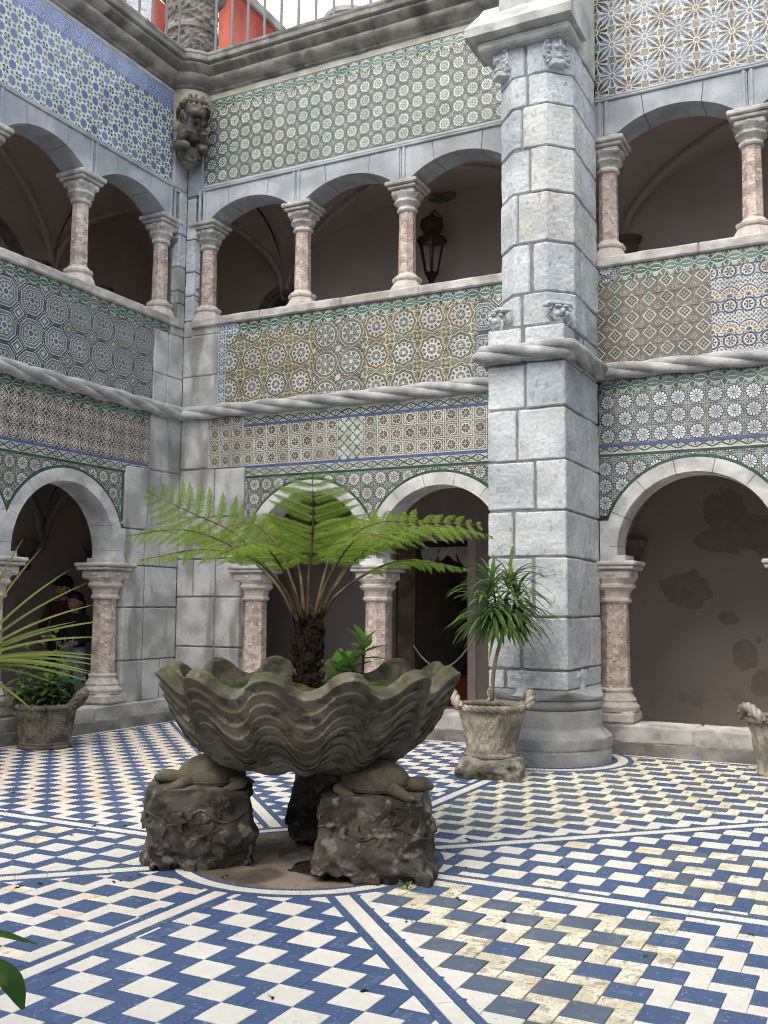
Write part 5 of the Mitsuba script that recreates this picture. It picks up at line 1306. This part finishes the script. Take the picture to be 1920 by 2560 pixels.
def weave_pot(c, H, r0, r1, label):
    k = thing('basket_pot', label, 'pot')
    nz, na = 150, 440
    zz, aa = np.meshgrid(np.linspace(0, 1, nz), np.linspace(0, 2 * PI, na, endpoint=False), indexing='ij')
    R = r0 + (r1 - r0) * zz
    u, v = aa * 34 / (2 * PI), zz * 19
    chk = (np.floor(u) + np.floor(v)) % 2; fu, fv = u % 1 - .5, v % 1 - .5
    bump = np.where(chk > .5, np.sqrt(np.clip(1 - (2 * fv) ** 2, 0, 1)) * (1 - .5 * (2 * fu) ** 4), .8 * np.sqrt(np.clip(1 - (2 * fu) ** 2, 0, 1)) * (1 - .5 * (2 * fv) ** 4))
    R = R + .016 * bump + .012 * (meshkit.fbm(np.stack([np.cos(aa) * 5, np.sin(aa) * 5, zz * 5], -1), 3) - .5)
    obj('body', (np.stack([c[0] + R * np.cos(aa), c[1] + R * np.sin(aa), H * zz], -1).reshape(-1, 3), grid_faces(nz, na, True)), 'm_basket_dark', k, smooth=True)
    obj('rim', cat([tube(loop(c, r1 + .012, H - .01), .026, 8, False)] + [tube(np.array([[c[0] + (r1 + .012 + .034 * math.cos(t)) * math.cos(a + .02 * math.sin(t)), c[1] + (r1 + .012 + .034 * math.cos(t)) * math.sin(a + .02 * math.sin(t)), H - .01 + .034 * math.sin(t)] for t in np.linspace(0, 2 * PI, 9)]), .010, 5) for a in np.arange(0, 2 * PI, .42)]), 'm_basket_dark', k, smooth=True)
    obj('foot_ring', cat([tube(loop(c, r0 + .018, .022), .024, 8, False)] + [tube(loop(c, r0 + .02, .055), .016, 8, False)]), 'm_basket_dark', k, smooth=True)
    for s in (0, PI):
        d = np.array([math.cos(ri + s), math.sin(ri + s), 0]); e = np.array([-d[1], d[0], 0]); b = np.array([c[0], c[1], H]) + d * r1
        P = np.array([b + e * .13 * math.cos(t) + d * .09 * math.sin(t) + np.array([0, 0, .13 * math.sin(t)]) for t in np.linspace(0, PI, 40)])
        obj('handle', cat(rope(P, .045, 4.0, 4, 8)), 'm_basket_dark', k, smooth=True)
    return k
WC = (.44, -2.62)
wk = weave_pot(WC, .44, .235, .30, 'dark stone pot carved like woven wicker, at the left edge'); soil(WC, .29, .40, wk)
# ================================================================== PLANTS
def leafmat(name, c1, c2, rough_=.45, trans=.9, vein=None):
    def fn(p, n, uv):
        c = mix(c1, c2, fbm(p.x * 7, p.y * 7, p.z * 7, 3))
        return mix(c, (.30, .24, .06), .35 * smoothstep(.66, .8, noise(p.x * 21, p.y * 21, p.z * 21)))
    scene[name] = {'type': 'principledthin', 'base_color': proc(fn), 'roughness': rough_, 'diff_trans': trans, 'spec_trans': 0.0, 'eta': 1.4}
leafmat('m_fern', (.14, .26, .035), (.29, .42, .07), .45, 1.25)
leafmat('m_drac', (.07, .15, .04), (.15, .25, .08), .3, .8)
leafmat('m_broad', (.10, .23, .045), (.20, .37, .10), .25, .8)
leafmat('m_shrub', (.09, .19, .05), (.20, .33, .11), .35, .9)
leafmat('m_palm', (.17, .23, .05), (.32, .37, .12), .35, .9)
mat('m_petiole', stone_col((.05, .036, .02), (.13, .10, .05), 12, .3), .7)
mat('m_fibre', stone_col((.008, .006, .005), (.035, .024, .016), 18, .4), 1.0, stone_bump(60, 140), .01)
mat('m_bark', stone_col((.12, .095, .07), (.25, .215, .165), 9, .3), .9, stone_bump(50, 130), .006)
rp = np.random.default_rng(23)

def blade(P, W, up_=None, fold=.25, n=None):
    """a leaf strip along P with half widths W, creased along its midrib: 3 vertices per ring."""
    P = np.asarray(P, float); W = np.broadcast_to(W, (len(P),)); t = np.gradient(P, axis=0); t /= np.linalg.norm(t, axis=1, keepdims=True) + 1e-9
    u = np.array([0, 0, 1.0]) if up_ is None else np.asarray(up_, float)
    s = np.cross(t, u); s /= np.linalg.norm(s, axis=1, keepdims=True) + 1e-9; n_ = np.cross(s, t)
    A = P + s * W[:, None] + n_ * (fold * W)[:, None]; B = P - s * W[:, None] + n_ * (fold * W)[:, None]
    V = np.stack([A, P, B], 1).reshape(-1, 3); F = []
    for i in range(len(P) - 1):
        a = 3 * i
        F += [[a, a + 1, a + 4], [a, a + 4, a + 3], [a + 1, a + 2, a + 5], [a + 1, a + 5, a + 4]]
    return V, np.array(F)

# ---- tree fern
TF = thing('tree_fern', 'tree fern with a dark shaggy trunk and long bright fronds growing from the shell basin', 'fern')
ZC = 1.44
def im(l, d, z): return np.array([OX, OY, 0]) + l * np.array([rt[0], rt[1], 0]) / math.hypot(rt[0], rt[1]) + d * np.array([fw[0], fw[1], 0]) / math.hypot(fw[0], fw[1]) + np.array([0, 0, z])
tr = lathe([(.075, .96), (.072, 1.05), (.074, 1.2), (.080, 1.32), (.082, 1.40), (.065, 1.45), (.0, 1.47)], 40, (OX, OY))
obj('trunk', rough(tr, .03, 22, .02), 'm_fibre', TF, smooth=True)
st = []
for i in range(170):                                                    # old leaf bases and fibre sticking out of the trunk
    a, z = rp.uniform(0, 2 * PI), rp.uniform(1.0, 1.45); dv = np.array([math.cos(a), math.sin(a), 0]); L = rp.uniform(.015, .05)
    p = np.array([OX, OY, z]) + dv * .072
    st.append(tube(np.array([p - dv * .02, p + dv * L * .5 + [0, 0, L * .5], p + dv * L * .8 + [0, 0, L * 1.3]]), [.012, .009, .003], 5))
obj('leaf_bases', cat(st), 'm_fibre', TF)
def frond(P, half, bare=.36, npin=12, droop=.25, up_=(0, 0, 1), roll=0.0):
    """bipinnate frond along the control points P; half: longest pinna."""
    C_ = spline(P, 60); L = np.concatenate([[0], np.cumsum(np.linalg.norm(np.diff(C_, axis=0), axis=1))]); L /= L[-1]
    k = obj('frond', tube(C_, np.interp(L, [0, .3, 1], [.0145, .009, .0022]), 7), 'm_petiole', TF, smooth=True)
    t = np.gradient(C_, axis=0); t /= np.linalg.norm(t, axis=1, keepdims=True)
    leaf, mid = [], []
    for i in range(npin):
        s = bare + (1 - bare) * (i + .35) / npin
        j = min(int(np.searchsorted(L, s)), 59); p = C_[j]; tt = t[j]
        prof = math.sin(PI * min(1, ((s - bare) / (1 - bare)) * .80 + .20)) ** .75
        pl = half * max(prof, .06) * rp.uniform(.9, 1.06)
        u0 = np.array(up_, float); side = np.cross(tt, u0); side /= np.linalg.norm(side) + 1e-9; nn = np.cross(side, tt)
        if roll: side, nn = side * math.cos(roll) + nn * math.sin(roll), nn * math.cos(roll) - side * math.sin(roll)
        for sg in (-1, 1):
            d0 = side * sg * .93 + tt * rp.uniform(.26, .42) + nn * rp.uniform(.0, .14); d0 /= np.linalg.norm(d0)
            m = 7; q = [p]; d = d0.copy()
            for _ in range(m):
                q.append(q[-1] + d * pl / m); d = d + np.array([0, 0, -droop / m * rp.uniform(.7, 1.5)]) + tt * .05; d /= np.linalg.norm(d)
            Q = spline(q, 16); mid.append(tube(Q, np.linspace(.0026, .0007, 16), 4, False))
            qt = np.gradient(Q, axis=0); qt /= np.linalg.norm(qt, axis=1, keepdims=True); QL = np.linspace(0, 1, 16)
            npn = max(7, int(pl / .0100))
            for a in range(npn):
                w = (a + .6) / npn; x = np.array([np.interp(w, QL, Q[:, c]) for c in range(3)]); xt = np.array([np.interp(w, QL, qt[:, c]) for c in range(3)])
                sd = np.cross(xt, nn); sd /= np.linalg.norm(sd) + 1e-9
                ln = .014 + .030 * math.sin(PI * min(1, .25 + .75 * w)) * min(1, pl / .22) * (1 - .35 * w)
                ln *= (1 - .75 * max(0, w - .75) / .25)
                for s2 in (-1, 1):
                    dv = sd * s2 * .9 + xt * .45 - nn * rp.uniform(.05, .45); dv /= np.linalg.norm(dv)
                    wd = xt * .0040
                    b = x; mm_ = x + dv * ln * .55 ; e = x + dv * ln - nn * .004
                    n0 = len(leaf)
                    leaf.append(np.array([b - wd, b + wd, mm_ + wd * .95 , mm_ - wd * .95, e]))
    Vl = np.vstack(leaf); n = len(leaf); base = (np.arange(n) * 5)[:, None, None]
    Fl = (base + np.array([[0, 1, 2], [0, 2, 3], [3, 2, 4]])[None]).reshape(-1, 3)
    obj('pinnae', (Vl, Fl), 'm_fern', k, kind='stuff')
    obj('pinna_stems', cat(mid), 'm_petiole', k, kind='stuff')
o = im(0, 0, ZC)
def fr(l0, d0, pts, half, **kw):
    frond([im(l0, d0, 1.40)] + [im(*p) for p in pts], half, **kw)
fr(-.06, .03, [(-.20, .10, 1.62), (-.47, .22, 1.93), (-.80, .30, 2.09), (-1.10, .34, 2.23)], .29, bare=.34, npin=13, droop=.10, up_=(.35, -.75, .6))
fr(-.07, .0, [(-.20, .02, 1.62), (-.47, .06, 1.85), (-.80, .10, 1.96), (-1.16, .12, 1.92)], .25, bare=.38, npin=13, droop=.7, up_=(.2, -.35, .9))
fr(-.06, -.05, [(-.15, -.12, 1.60), (-.32, -.25, 1.77), (-.58, -.42, 1.81), (-.90, -.58, 1.74)], .25, bare=.34, npin=13, droop=.9)
fr(.0, -.05, [(.005, -.10, 1.66), (.03, -.18, 1.92), (.04, -.30, 2.10), (.045, -.50, 2.24)], .31, bare=.34, droop=.25, npin=10)
fr(.06, -.02, [(.16, -.06, 1.60), (.34, -.10, 1.83), (.60, -.16, 1.95), (.84, -.2, 1.97), (1.10, -.24, 1.91)], .26, bare=.36, npin=14, droop=.75)
fr(.06, .04, [(.15, .12, 1.62), (.33, .26, 1.88), (.62, .40, 2.03), (1.12, .52, 2.04)], .28, bare=.34, npin=13, droop=.5, up_=(.2, -.6, .8))
fr(.07, .0, [(.16, .02, 1.55), (.38, .03, 1.71), (.62, .05, 1.78), (.98, .08, 1.73)], .20, bare=.38, npin=13, droop=.9)
fr(-.03, .06, [(-.07, .18, 1.68), (-.16, .42, 1.96), (-.24, .75, 2.06), (-.30, 1.05, 2.0)], .26, bare=.36, droop=.7)
fr(.03, .06, [(.08, .20, 1.68), (.15, .46, 1.98), (.20, .8, 2.10), (.24, 1.12, 2.04)], .27, bare=.36, droop=.7)
fr(-.03, -.06, [(-.10, -.16, 1.62), (-.20, -.32, 1.80), (-.30, -.52, 1.84), (-.42, -.74, 1.77)], .22, bare=.36, droop=.9)
fr(.03, -.05, [(.12, -.14, 1.64), (.24, -.28, 1.83), (.36, -.46, 1.90), (.52, -.66, 1.85)], .24, bare=.36, droop=.9)
fr(-.04, .03, [(-.12, .08, 1.66), (-.24, .18, 1.90), (-.40, .28, 2.02), (-.58, .38, 2.0)], .26, bare=.34, droop=.6, up_=(.2, -.5, .8))
fr(.05, .03, [(.12, .06, 1.66), (.24, .12, 1.91), (.42, .16, 2.02), (.70, .20, 2.03)], .27, bare=.34, droop=.6, up_=(.2, -.5, .8))
obj('crozier', tube(np.array([im(.02 + .0 * t, -.03, 1.42 + .16 * t) for t in np.linspace(0, .5, 8)] ), .012, 6), 'm_petiole', TF, smooth=True)

# ---- broad-leaved plant at the back rim
def leafshape(L, W, n=9, bend=.2):
    s = np.linspace(0, 1, n); w = W * np.sin(PI * s ** .8) ** .8; w[0] = W * .06; w[-1] = 0.001
    return s, w
def leaf_at(p, d, L, W, bend, n=9, up_=(0, 0, 1), fold=.25):
    d = np.asarray(d, float); d /= np.linalg.norm(d); s, w = leafshape(L, W, n)
    P = np.asarray(p, float) + s[:, None] * L * d + np.array([0, 0, -1.0]) * (bend * L * s ** 2)[:, None]
    return blade(P, w, up_, fold)
BP = thing('leafy_plant', 'small plant with thick glossy oval leaves at the back rim of the basin', 'plant')
for (l, d, z, n, tz) in ((.22, .62, 1.10, 9, .12), (.32, .60, 1.20, 10, .16), (.14, .60, 1.08, 7, .10)):
    b = im(l, d, z - .16); t = im(l + .01, d, z + tz - .09); obj('stem', tube(np.array([b, (b + t) / 2, t]), .009, 6), 'm_petiole', BP)
    for i in range(n):
        a = 2.4 * i + rp.uniform(-.3, .3); h = i / n; p = b + (t - b) * (.45 + .55 * h)
        e = .15 + .95 * h
        dv = np.array([math.cos(a) * math.cos(e), math.sin(a) * math.cos(e), math.sin(e)])
        obj('leaf', leaf_at(p, dv, rp.uniform(.14, .21), rp.uniform(.034, .046), .15), 'm_broad', BP, smooth=True)
# ---- spiky tree in the basket pot
DT = thing('spiky_tree', 'small tree with a bare stem and a ball of long narrow leaves', 'tree')
wm = 8.56 / 2485.43
pc = np.array([PC[0], PC[1], 0]); rr2 = np.array([rt[0], rt[1], 0]) / math.hypot(rt[0], rt[1]); ff2 = np.array([fw[0], fw[1], 0]) / math.hypot(fw[0], fw[1])
def dp(x, y, d=0): return pc + rr2 * ((x - 1238) * wm) + ff2 * d + np.array([0, 0, 1.5 + (1514 - y) * wm])
stem = spline([dp(1238, 1760), dp(1243, 1690), dp(1252, 1640), dp(1266, 1590)], 20)
obj('trunk', tube(stem, np.linspace(.021, .016, 20), 8), 'm_bark', DT, smooth=True)
tips = []
for pts in ([(1266, 1590, 0), (1262, 1560, .02), (1250, 1510, .02), (1243, 1455, .03)], [(1266, 1590, 0), (1275, 1550, -.02), (1278, 1500, -.04), (1285, 1440, -.05)], [(1264, 1585, 0), (1250, 1560, -.06), (1230, 1530, -.1), (1220, 1490, -.12)], [(1268, 1580, 0), (1285, 1550, .06), (1300, 1520, .10), (1310, 1480, .12)]):
    P = spline([dp(*p) for p in pts], 14); obj('branch', tube(P, np.linspace(.014, .009, 14), 7), 'm_bark', DT, smooth=True); tips.append(P)
for P in tips:
    for i in range(62):
        h = (i + rp.random()) / 62; p = P[int(4 + 9.99 * h)]
        a = rp.uniform(0, 2 * PI); e = rp.uniform(-.35, .55) + .9 * max(0, h - .55) * 2
        d = np.array([math.cos(a) * math.cos(e), math.sin(a) * math.cos(e), math.sin(e)]); L = rp.uniform(.30, .54)
        n = 10; q = [p]; dd = d.copy()
        for _ in range(n - 1):
            q.append(q[-1] + dd * L / (n - 1)); dd = dd + np.array([0, 0, -rp.uniform(.10, .20)]); dd /= np.linalg.norm(dd)
        s = np.linspace(0, 1, n); obj('leaf', blade(q, 0.016 * np.sin(PI * np.clip(.18 + .82 * s, 0, 1)) ** .6 + .0006, (0.02, 0.01, 1), .3), 'm_drac', DT, smooth=True)
# ---- shrub in the wicker pot, palm at the left edge
SH = thing('leafy_shrub', 'leafy green shrub growing in the dark wicker pot', 'shrub')
wl = 11.0 / 2485.43; wc = np.array([WC[0], WC[1], 0])
for i in range(26):
    a = rp.uniform(0, 2 * PI); r = rp.uniform(0, .22); b = wc + [r * math.cos(a), r * math.sin(a), .40]
    top = wc + rr2 * rp.uniform(-.36, .34) + ff2 * rp.uniform(-.25, .25) + np.array([0, 0, rp.uniform(.55, .95)])
    if i < 4: top = wc + rr2 * [-.05, .07, .14, -.18][i] + np.array([0, 0, [1.12, 1.18, 1.02, 1.05][i]])
    P = spline([b, (b + top) / 2 + rp.normal(0, .03, 3), top], 12); obj('stem', tube(P, np.linspace(.006, .003, 12), 5), 'm_petiole', SH)
    for j in range(11):
        h = .25 + .75 * j / 10; p = P[int(h * 11)]; a = 2.4 * j + rp.random(); e = rp.uniform(-.3, .4) + (.4 if j > 8 else 0)
        obj('leaf', leaf_at(p, (math.cos(a) * math.cos(e), math.sin(a) * math.cos(e), math.sin(e)), rp.uniform(.10, .19), rp.uniform(.020, .034), .3, 7), 'm_shrub' if rp.random() < .8 else 'm_broad', SH, smooth=True) if count.get(SH + '__leaf', 0) < 280 else None
PA = thing('fan_palm', 'fan palm with long thin blades reaching in from the left edge', 'palm')
def wp(x, y, dep):
    d = fw + rt * (x - 960) / 2485.43 - up * (y - 1280) / 2485.43
    return CAM + d * dep
pr0 = wp(-95, 1668, 9.4)
for x1, y1, dd in ((105, 1375, 9.3), (178, 1428, 9.2), (218, 1463, 9.3), (243, 1515, 9.2), (282, 1555, 9.3), (262, 1598, 9.2), (256, 1646, 9.4), (262, 1658, 9.2), (264, 1673, 9.3), (240, 1688, 9.1), (250, 1697, 9.3), (230, 1712, 9.3), (-10, 1330, 9.3), (60, 1350, 9.5), (190, 1560, 9.6), (120, 1650, 9.6), (-60, 1300, 9.4), (150, 1720, 9.5), (90, 1790, 9.3), (-300, 1400, 9.4), (-380, 1600, 9.4), (-200, 1320, 9.4), (-330, 1760, 9.4)):
    e = wp(x1, y1, dd); L = np.linalg.norm(e - pr0); s = np.linspace(0, 1, 14)
    P = pr0 + (e - pr0) * s[:, None] + np.array([0, 0, .05 * L])[None] * np.sin(PI * s)[:, None]
    w = .017 * np.interp(s, [0, .25, .8, 1], [.5, 1, .55, .05])
    obj('blade', blade(P, w, -fw + np.array([0, 0, .7]), .35), 'm_palm', PA, smooth=True)
obj('petiole', tube(spline([pr0 + np.array([-.5, .1, -1.35]), pr0 + np.array([-.3, .05, -.6]), pr0], 20), .012, 7), 'm_petiole', PA)
PP = thing('basket_pot', 'stone pot of the fan palm, outside the left edge', 'pot')
obj('body', lathe([(.0, .0), (.2, .0), (.27, .38), (.29, .40), (.25, .40), (.0, .37)], 30, tuple((pr0 + np.array([-.5, .1, 0]))[:2])), 'm_basket_dark', PP, smooth=30)
# ---- plant in the right pot
RP = thing('leafy_plant', 'low green plant in the pot at the right edge', 'plant')
for i in range(60):
    a = rp.uniform(0, 2 * PI); r = rp.uniform(0, .22); e = rp.uniform(-.1, 1.0)
    p = np.array([PR_[0] + r * math.cos(a), PR_[1] + r * math.sin(a), .49])
    obj('leaf', leaf_at(p, (math.cos(a) * math.cos(e), math.sin(a) * math.cos(e), math.sin(e)), rp.uniform(.06, .13), rp.uniform(.014, .022), .35, 6), 'm_shrub', RP, smooth=True)
# ---- blurred leaves at the lower left, near the camera
NP = thing('foreground_plant', 'broad green leaves reaching into the lower left corner close to the camera', 'plant')
n0 = wp(-260, 2330, 2.6)
for (a, b, c, W) in (((-90, 2395), (20, 2450), (58, 2530), .028), ((-160, 2330), (-20, 2338), (95, 2368), .0085), ((-240, 2420), (-190, 2520), (-120, 2600), .04)):
    P = spline([n0, wp(*a, 2.6), wp(*b, 2.58), wp(*c, 2.62)], 22); s = np.linspace(0, 1, 22)
    obj('leaf', blade(P, W * np.clip(np.sin(PI * np.clip((s - .35) / .65, 0.02, 1)), .08, 1) ** .7, -fw * .8 + np.array([0, 0, .6]), .25), 'm_nearleaf', NP, smooth=True)
obj('stem', tube(spline([wp(-420, 3300, 2.7), wp(-330, 2800, 2.65), n0], 16), .008, 6), 'm_petiole', NP)
leafmat('m_nearleaf', (.05, .13, .03), (.09, .18, .05), .4, .6)
# ---- weeds and litter
def tuft(c, n, s, name, label):
    k = thing(name, label, 'plant'); ms = []
    for i in range(n):
        a = rp.uniform(0, 2 * PI); e = rp.uniform(.1, 1.2); p = np.array(c) + rp.normal(0, s * .5, 3) * [1, 1, .3]
        ms.append(leaf_at(p, (math.cos(a) * math.cos(e), math.sin(a) * math.cos(e), math.sin(e)), rp.uniform(.4, 1) * s, .22 * s, .3, 5))
    obj('leaf', cat(ms), 'm_shrub', k, kind='stuff')
tuft((6.02, -5.50, .02), 26, .035, 'weed', 'little weed at the foot of the right carved block')
tuft((5.37, -2.07, .10), 50, .045, 'weed', 'weed growing out of the right corner of the stone slab')
tuft((5.12, -2.21, .06), 36, .035, 'weed', 'weed on the front of the stone slab')
tuft((4.91, -1.98, .17), 24, .03, 'weed', 'weed on the left of the stone slab at the foot of the pot')
tuft((7.38, -5.93, .0), 14, .028, 'weed', 'tiny weed in a joint of the worn floor tiles')
lit = []
for x, y in [(302, 2210), (330, 2200), (352, 2196), (285, 2212), (318, 2206), (560, 2196), (1168, 2096), (1150, 2104), (1236, 2095), (1172, 2098), (1345, 2097), (1102, 2125), (1120, 2124), (1170, 2170), (79, 1979), (260, 1950), (175, 2095), (310, 2071), (48, 1988), (22, 1990), (185, 2158), (1010, 2300), (1022, 2306), (1264, 2303), (1145, 2250), (1400, 2165), (50, 2226), (100, 2218), (1700, 1940), (1760, 1960), (900, 2480), (690, 2500), (240, 2072), (232, 2074), (1140, 1950), (1500, 2010), (1880, 2330)]:
    g = on_floor = None
    d = fw + rt * (x - 960) / 2485.43 - up * (y - 1280) / 2485.43; P0 = CAM + d * (-1.5 / d[2])
    for q in range(2):
        s = rp.uniform(.008, .022); a = rp.uniform(0, PI); p = P0 + rp.normal(0, .012, 3) * [1, 1, 0]
        c_, s_ = math.cos(a) * s, math.sin(a) * s
        lit.append((np.array([p + [c_, s_, .004], p + [-s_ * .4, c_ * .4, .010], p + [-c_, -s_, .005], p + [s_ * .4, -c_ * .4, .003]]), np.array([[0, 1, 2], [0, 2, 3]])))
k = 'leaf_litter'; count[k] = 1; scene[k] = mikit.ply(cat(lit), 'm_fibre'); tag(k, 'dark bits of leaf litter scattered on the floor tiles', 'leaf litter', kind='stuff')

# ================================================================== LANTERN
LA = thing('wall_lantern', 'black glazed lantern with a round crown hanging in the upper gallery', 'lantern')
lx, ly, lz = 2.70, 2.10, 6.75
def sq(m): v, f = tri(m); return np.stack([v[:, 0], v[:, 1], 5.93 + (v[:, 2] - 5.93) * .76], -1), f
def frust(z0, r0, z1, r1, n=6): return lathe([(r0, z0), (r1, z1)], n, (lx, ly))
obj('glass', sq(frust(6.28, .085, 6.90, .185)), 'm_pane', LA)
bars = []
for j in range(6):
    a = 2 * PI * j / 6; bars.append(tube(np.array([[lx + .09 * math.cos(a), ly + .09 * math.sin(a), 6.26], [lx + .19 * math.cos(a), ly + .19 * math.sin(a), 6.92]]), .013, 6))
for z, r in ((6.27, .095), (6.91, .20)): bars.append(tube(np.array([[lx + r * math.cos(2 * PI * j / 6), ly + r * math.sin(2 * PI * j / 6), z] for j in range(7)]), .016, 6, False))
obj('frame', sq(cat(bars)), 'm_black', LA)
obj('crown', sq(cat([lathe([(.215, 6.90), (.20, 6.94), (.13, 7.00), (.11, 7.05), (.15, 7.12), (.17, 7.20), (.15, 7.29), (.08, 7.36), (.03, 7.40), (.015, 7.46), (.0, 7.47)], 24, (lx, ly))])), 'm_brown_iron', LA, smooth=50)
obj('finial', sq(lathe([(.0, 5.93), (.02, 5.96), (.035, 6.04), (.03, 6.10), (.06, 6.18), (.09, 6.25), (.095, 6.28), (.0, 6.28)], 16, (lx, ly))), 'm_black', LA, smooth=50)
obj('bracket', sq(tube(np.array([[lx, ly, 7.44], [lx, ly + .1, 7.55], [lx, ly + .36, 7.5]]), .012, 6)), 'm_black', LA)

# ================================================================== TWO PEOPLE IN THE LEFT ARCADE
def skin(c): return stone_col(tuple(.9 * np.array(c)), c, 9, 0)
mat('m_skin', (.34, .20, .145), .55); mat('m_hair', (.012, .010, .009), .5); mat('m_shirt', (.02, .018, .02), .9); mat('m_shirt2', (.055, .022, .018), .9)
mat('m_jeans', stone_col((.22, .26, .36), (.34, .39, .50), 30, .15), .85); mat('m_trousers', (.02, .02, .022), .9); mat('m_cap', (.012, .011, .011), .8) if False else None
mat('m_shoe', (.04, .038, .036), .7); mat('m_stripe', (.60, .58, .54), .8)
mat('m_hat', (.014, .012, .012), .85)
def person(loc, rz, s, label, fem):
    k = thing('person', label, 'person'); M = lambda m: move(m, loc, rz, s)
    # own frame: faces +x, height about 1.72
    hz = 1.60
    head = [(((.0, 0, hz), .098), ((.025, 0, hz - .05), .085)), (((.03, 0, hz - .06), .07), ((.055, 0, hz - .10), .045)), (((.0, 0, hz - .1), .058), ((-.015, 0, 1.40), .058)), (((.095, 0, hz - .005), .012), ((.115, 0, hz - .045), .015))]
    for y in (-1, 1): head.append((((.0, y * .095, hz - .02), .022), ((-.01, y * .098, hz - .05), .014)))
    obj('head', M(body(head, .018, 4)), 'm_skin', k, smooth=True)
    [obj('eye', M(tri(m3.Manifold.sphere(.011, 10).translate((.088, y * .034, hz + .005)))), 'm_hair', k) for y in (-1, 1)]
    obj('mouth', M(tri(m3.Manifold.sphere(1, 12).scale((.012, .026, .007)).translate((.098, 0, hz - .085)))), 'm_shirt2', k)
    hair = [(((-.02, 0, hz + .035), .108), ((-.045, 0, hz - .03), .098))]
    if fem: hair += [(((-.05, y * .05, hz - .02), .07), ((-.06, y * .075, 1.36), .05)) for y in (-1, 0, 1)] + [(((.05, 0, hz + .075), .05), ((.0, 0, hz + .09), .06))]
    obj('hair', M(body(hair, .02, 4)), 'm_hair', k, smooth=True)
    if not fem:
        obj('cap', M(body([(((-.01, 0, hz + .06), .112), ((-.03, 0, hz + .055), .11)), (((.06, -.04, hz + .065), .03), ((.17, 0, hz + .045), .016)), (((.06, .04, hz + .065), .03), ((.17, 0, hz + .045), .016))], .02, 4)), 'm_hat', k, smooth=True)
    sw = .17 if fem else .195
    top = [(((0, -sw * .75, 1.36), .075), ((0, sw * .75, 1.36), .075)), (((0, 0, 1.34), .115), ((0.01, 0, 1.15), .115)), (((-.0, -.06, 1.30), .095), ((0, -.06, .98), .10)), (((-.0, .06, 1.30), .095), ((0, .06, .98), .10))]
    if fem: top += [(((.075, y * .07, 1.24), .062), ((.03, y * .07, 1.2), .07)) for y in (-1, 1)]
    el = [(.02, -sw - .12, 1.10), (.04, sw + .11, 1.10)]; wr = [(.20, -.10, 1.02), (.22, .06, 1.0)]
    for (e, y) in zip(el, (-1, 1)): top += [(((0, y * sw, 1.36), .062), (e, .048)), ((e, .048), (tuple(np.array(e) * .45 + np.array(wr[0 if y < 0 else 1]) * .55), .042))]
    obj('top', M(body(top, .025, 5)), 'm_shirt' if fem else 'm_shirt2', k, smooth=True)
    for i, (e, w) in enumerate(zip(el, wr)):
        e, w = np.array(e), np.array(w); d = (w - e) / np.linalg.norm(w - e); y = -1 if i == 0 else 1; q = np.cross(d, [0, 0, 1.0]); q /= np.linalg.norm(q)
        arm = [((e * .5 + w * .5, .036), (w, .026)), ((w, .028), (w + d * .07, .032))]
        for j in range(4):
            b = w + d * .075 + np.array([0, 0, .027 - .018 * j]); m_ = b + d * (.035 - .003 * abs(j - 1)); t_ = m_ + d * .022 - q * y * .018
            arm += [((b, .010), (m_, .009)), ((m_, .009), (t_, .0075))]
        arm += [((w + d * .02 + np.array([0, 0, .02]), .012), (w + d * .05 + np.array([0, 0, .052]), .009)), ((w + d * .05 + np.array([0, 0, .052]), .009), (w + d * .08 + np.array([0, 0, .05]), .008))]
        obj('arm', M(body(arm, .008, 3)), 'm_skin', k, smooth=True)
    legs = [(((0, 0, .93), .125), ((0, 0, 1.0), .115))]
    for y, f in ((-1, .10), (1, -.06)):
        legs += [(((0, y * .075, .92), .108), ((f * .7 + .02, y * .09, .50), .075)), (((f * .7 + .02, y * .09, .50), .073), ((f - .02, y * .10, .09), .058))]
    obj('trousers', M(body(legs, .025, 5)), 'm_jeans' if fem else 'm_trousers', k, smooth=True)
    for y, f in ((-1, .10), (1, -.06)): obj('shoe', M(body([(((f - .04, y * .10, .045), .042), ((f + .05, y * .105, .04), .042)), (((f + .05, y * .105, .04), .042), ((f + .14, y * .11, .03), .030))], .018, 4)), 'm_shoe', k, smooth=True)
    if fem:
        obj('straps', M(cat([tube(np.array([(.115, y * .055, 1.0), (.13, y * .06, 1.07), (.128, y * .065, 1.12)]), .008, 6) for y in (-1, 1)])), 'm_stripe', k)
        obj('jeans_bib', M(rough(box(.10, .122, -.075, .075, .93, 1.04, .01), .004, 9)), 'm_jeans', k)
    return k
person((-1.1, -.68, .02), -1.35, .935, 'woman in a dark top and pale blue jeans standing in the left arcade', True)
person((-1.62, -.38, .02), -1.5, 1.05, 'man in a dark cap behind the woman in the left arcade', False)
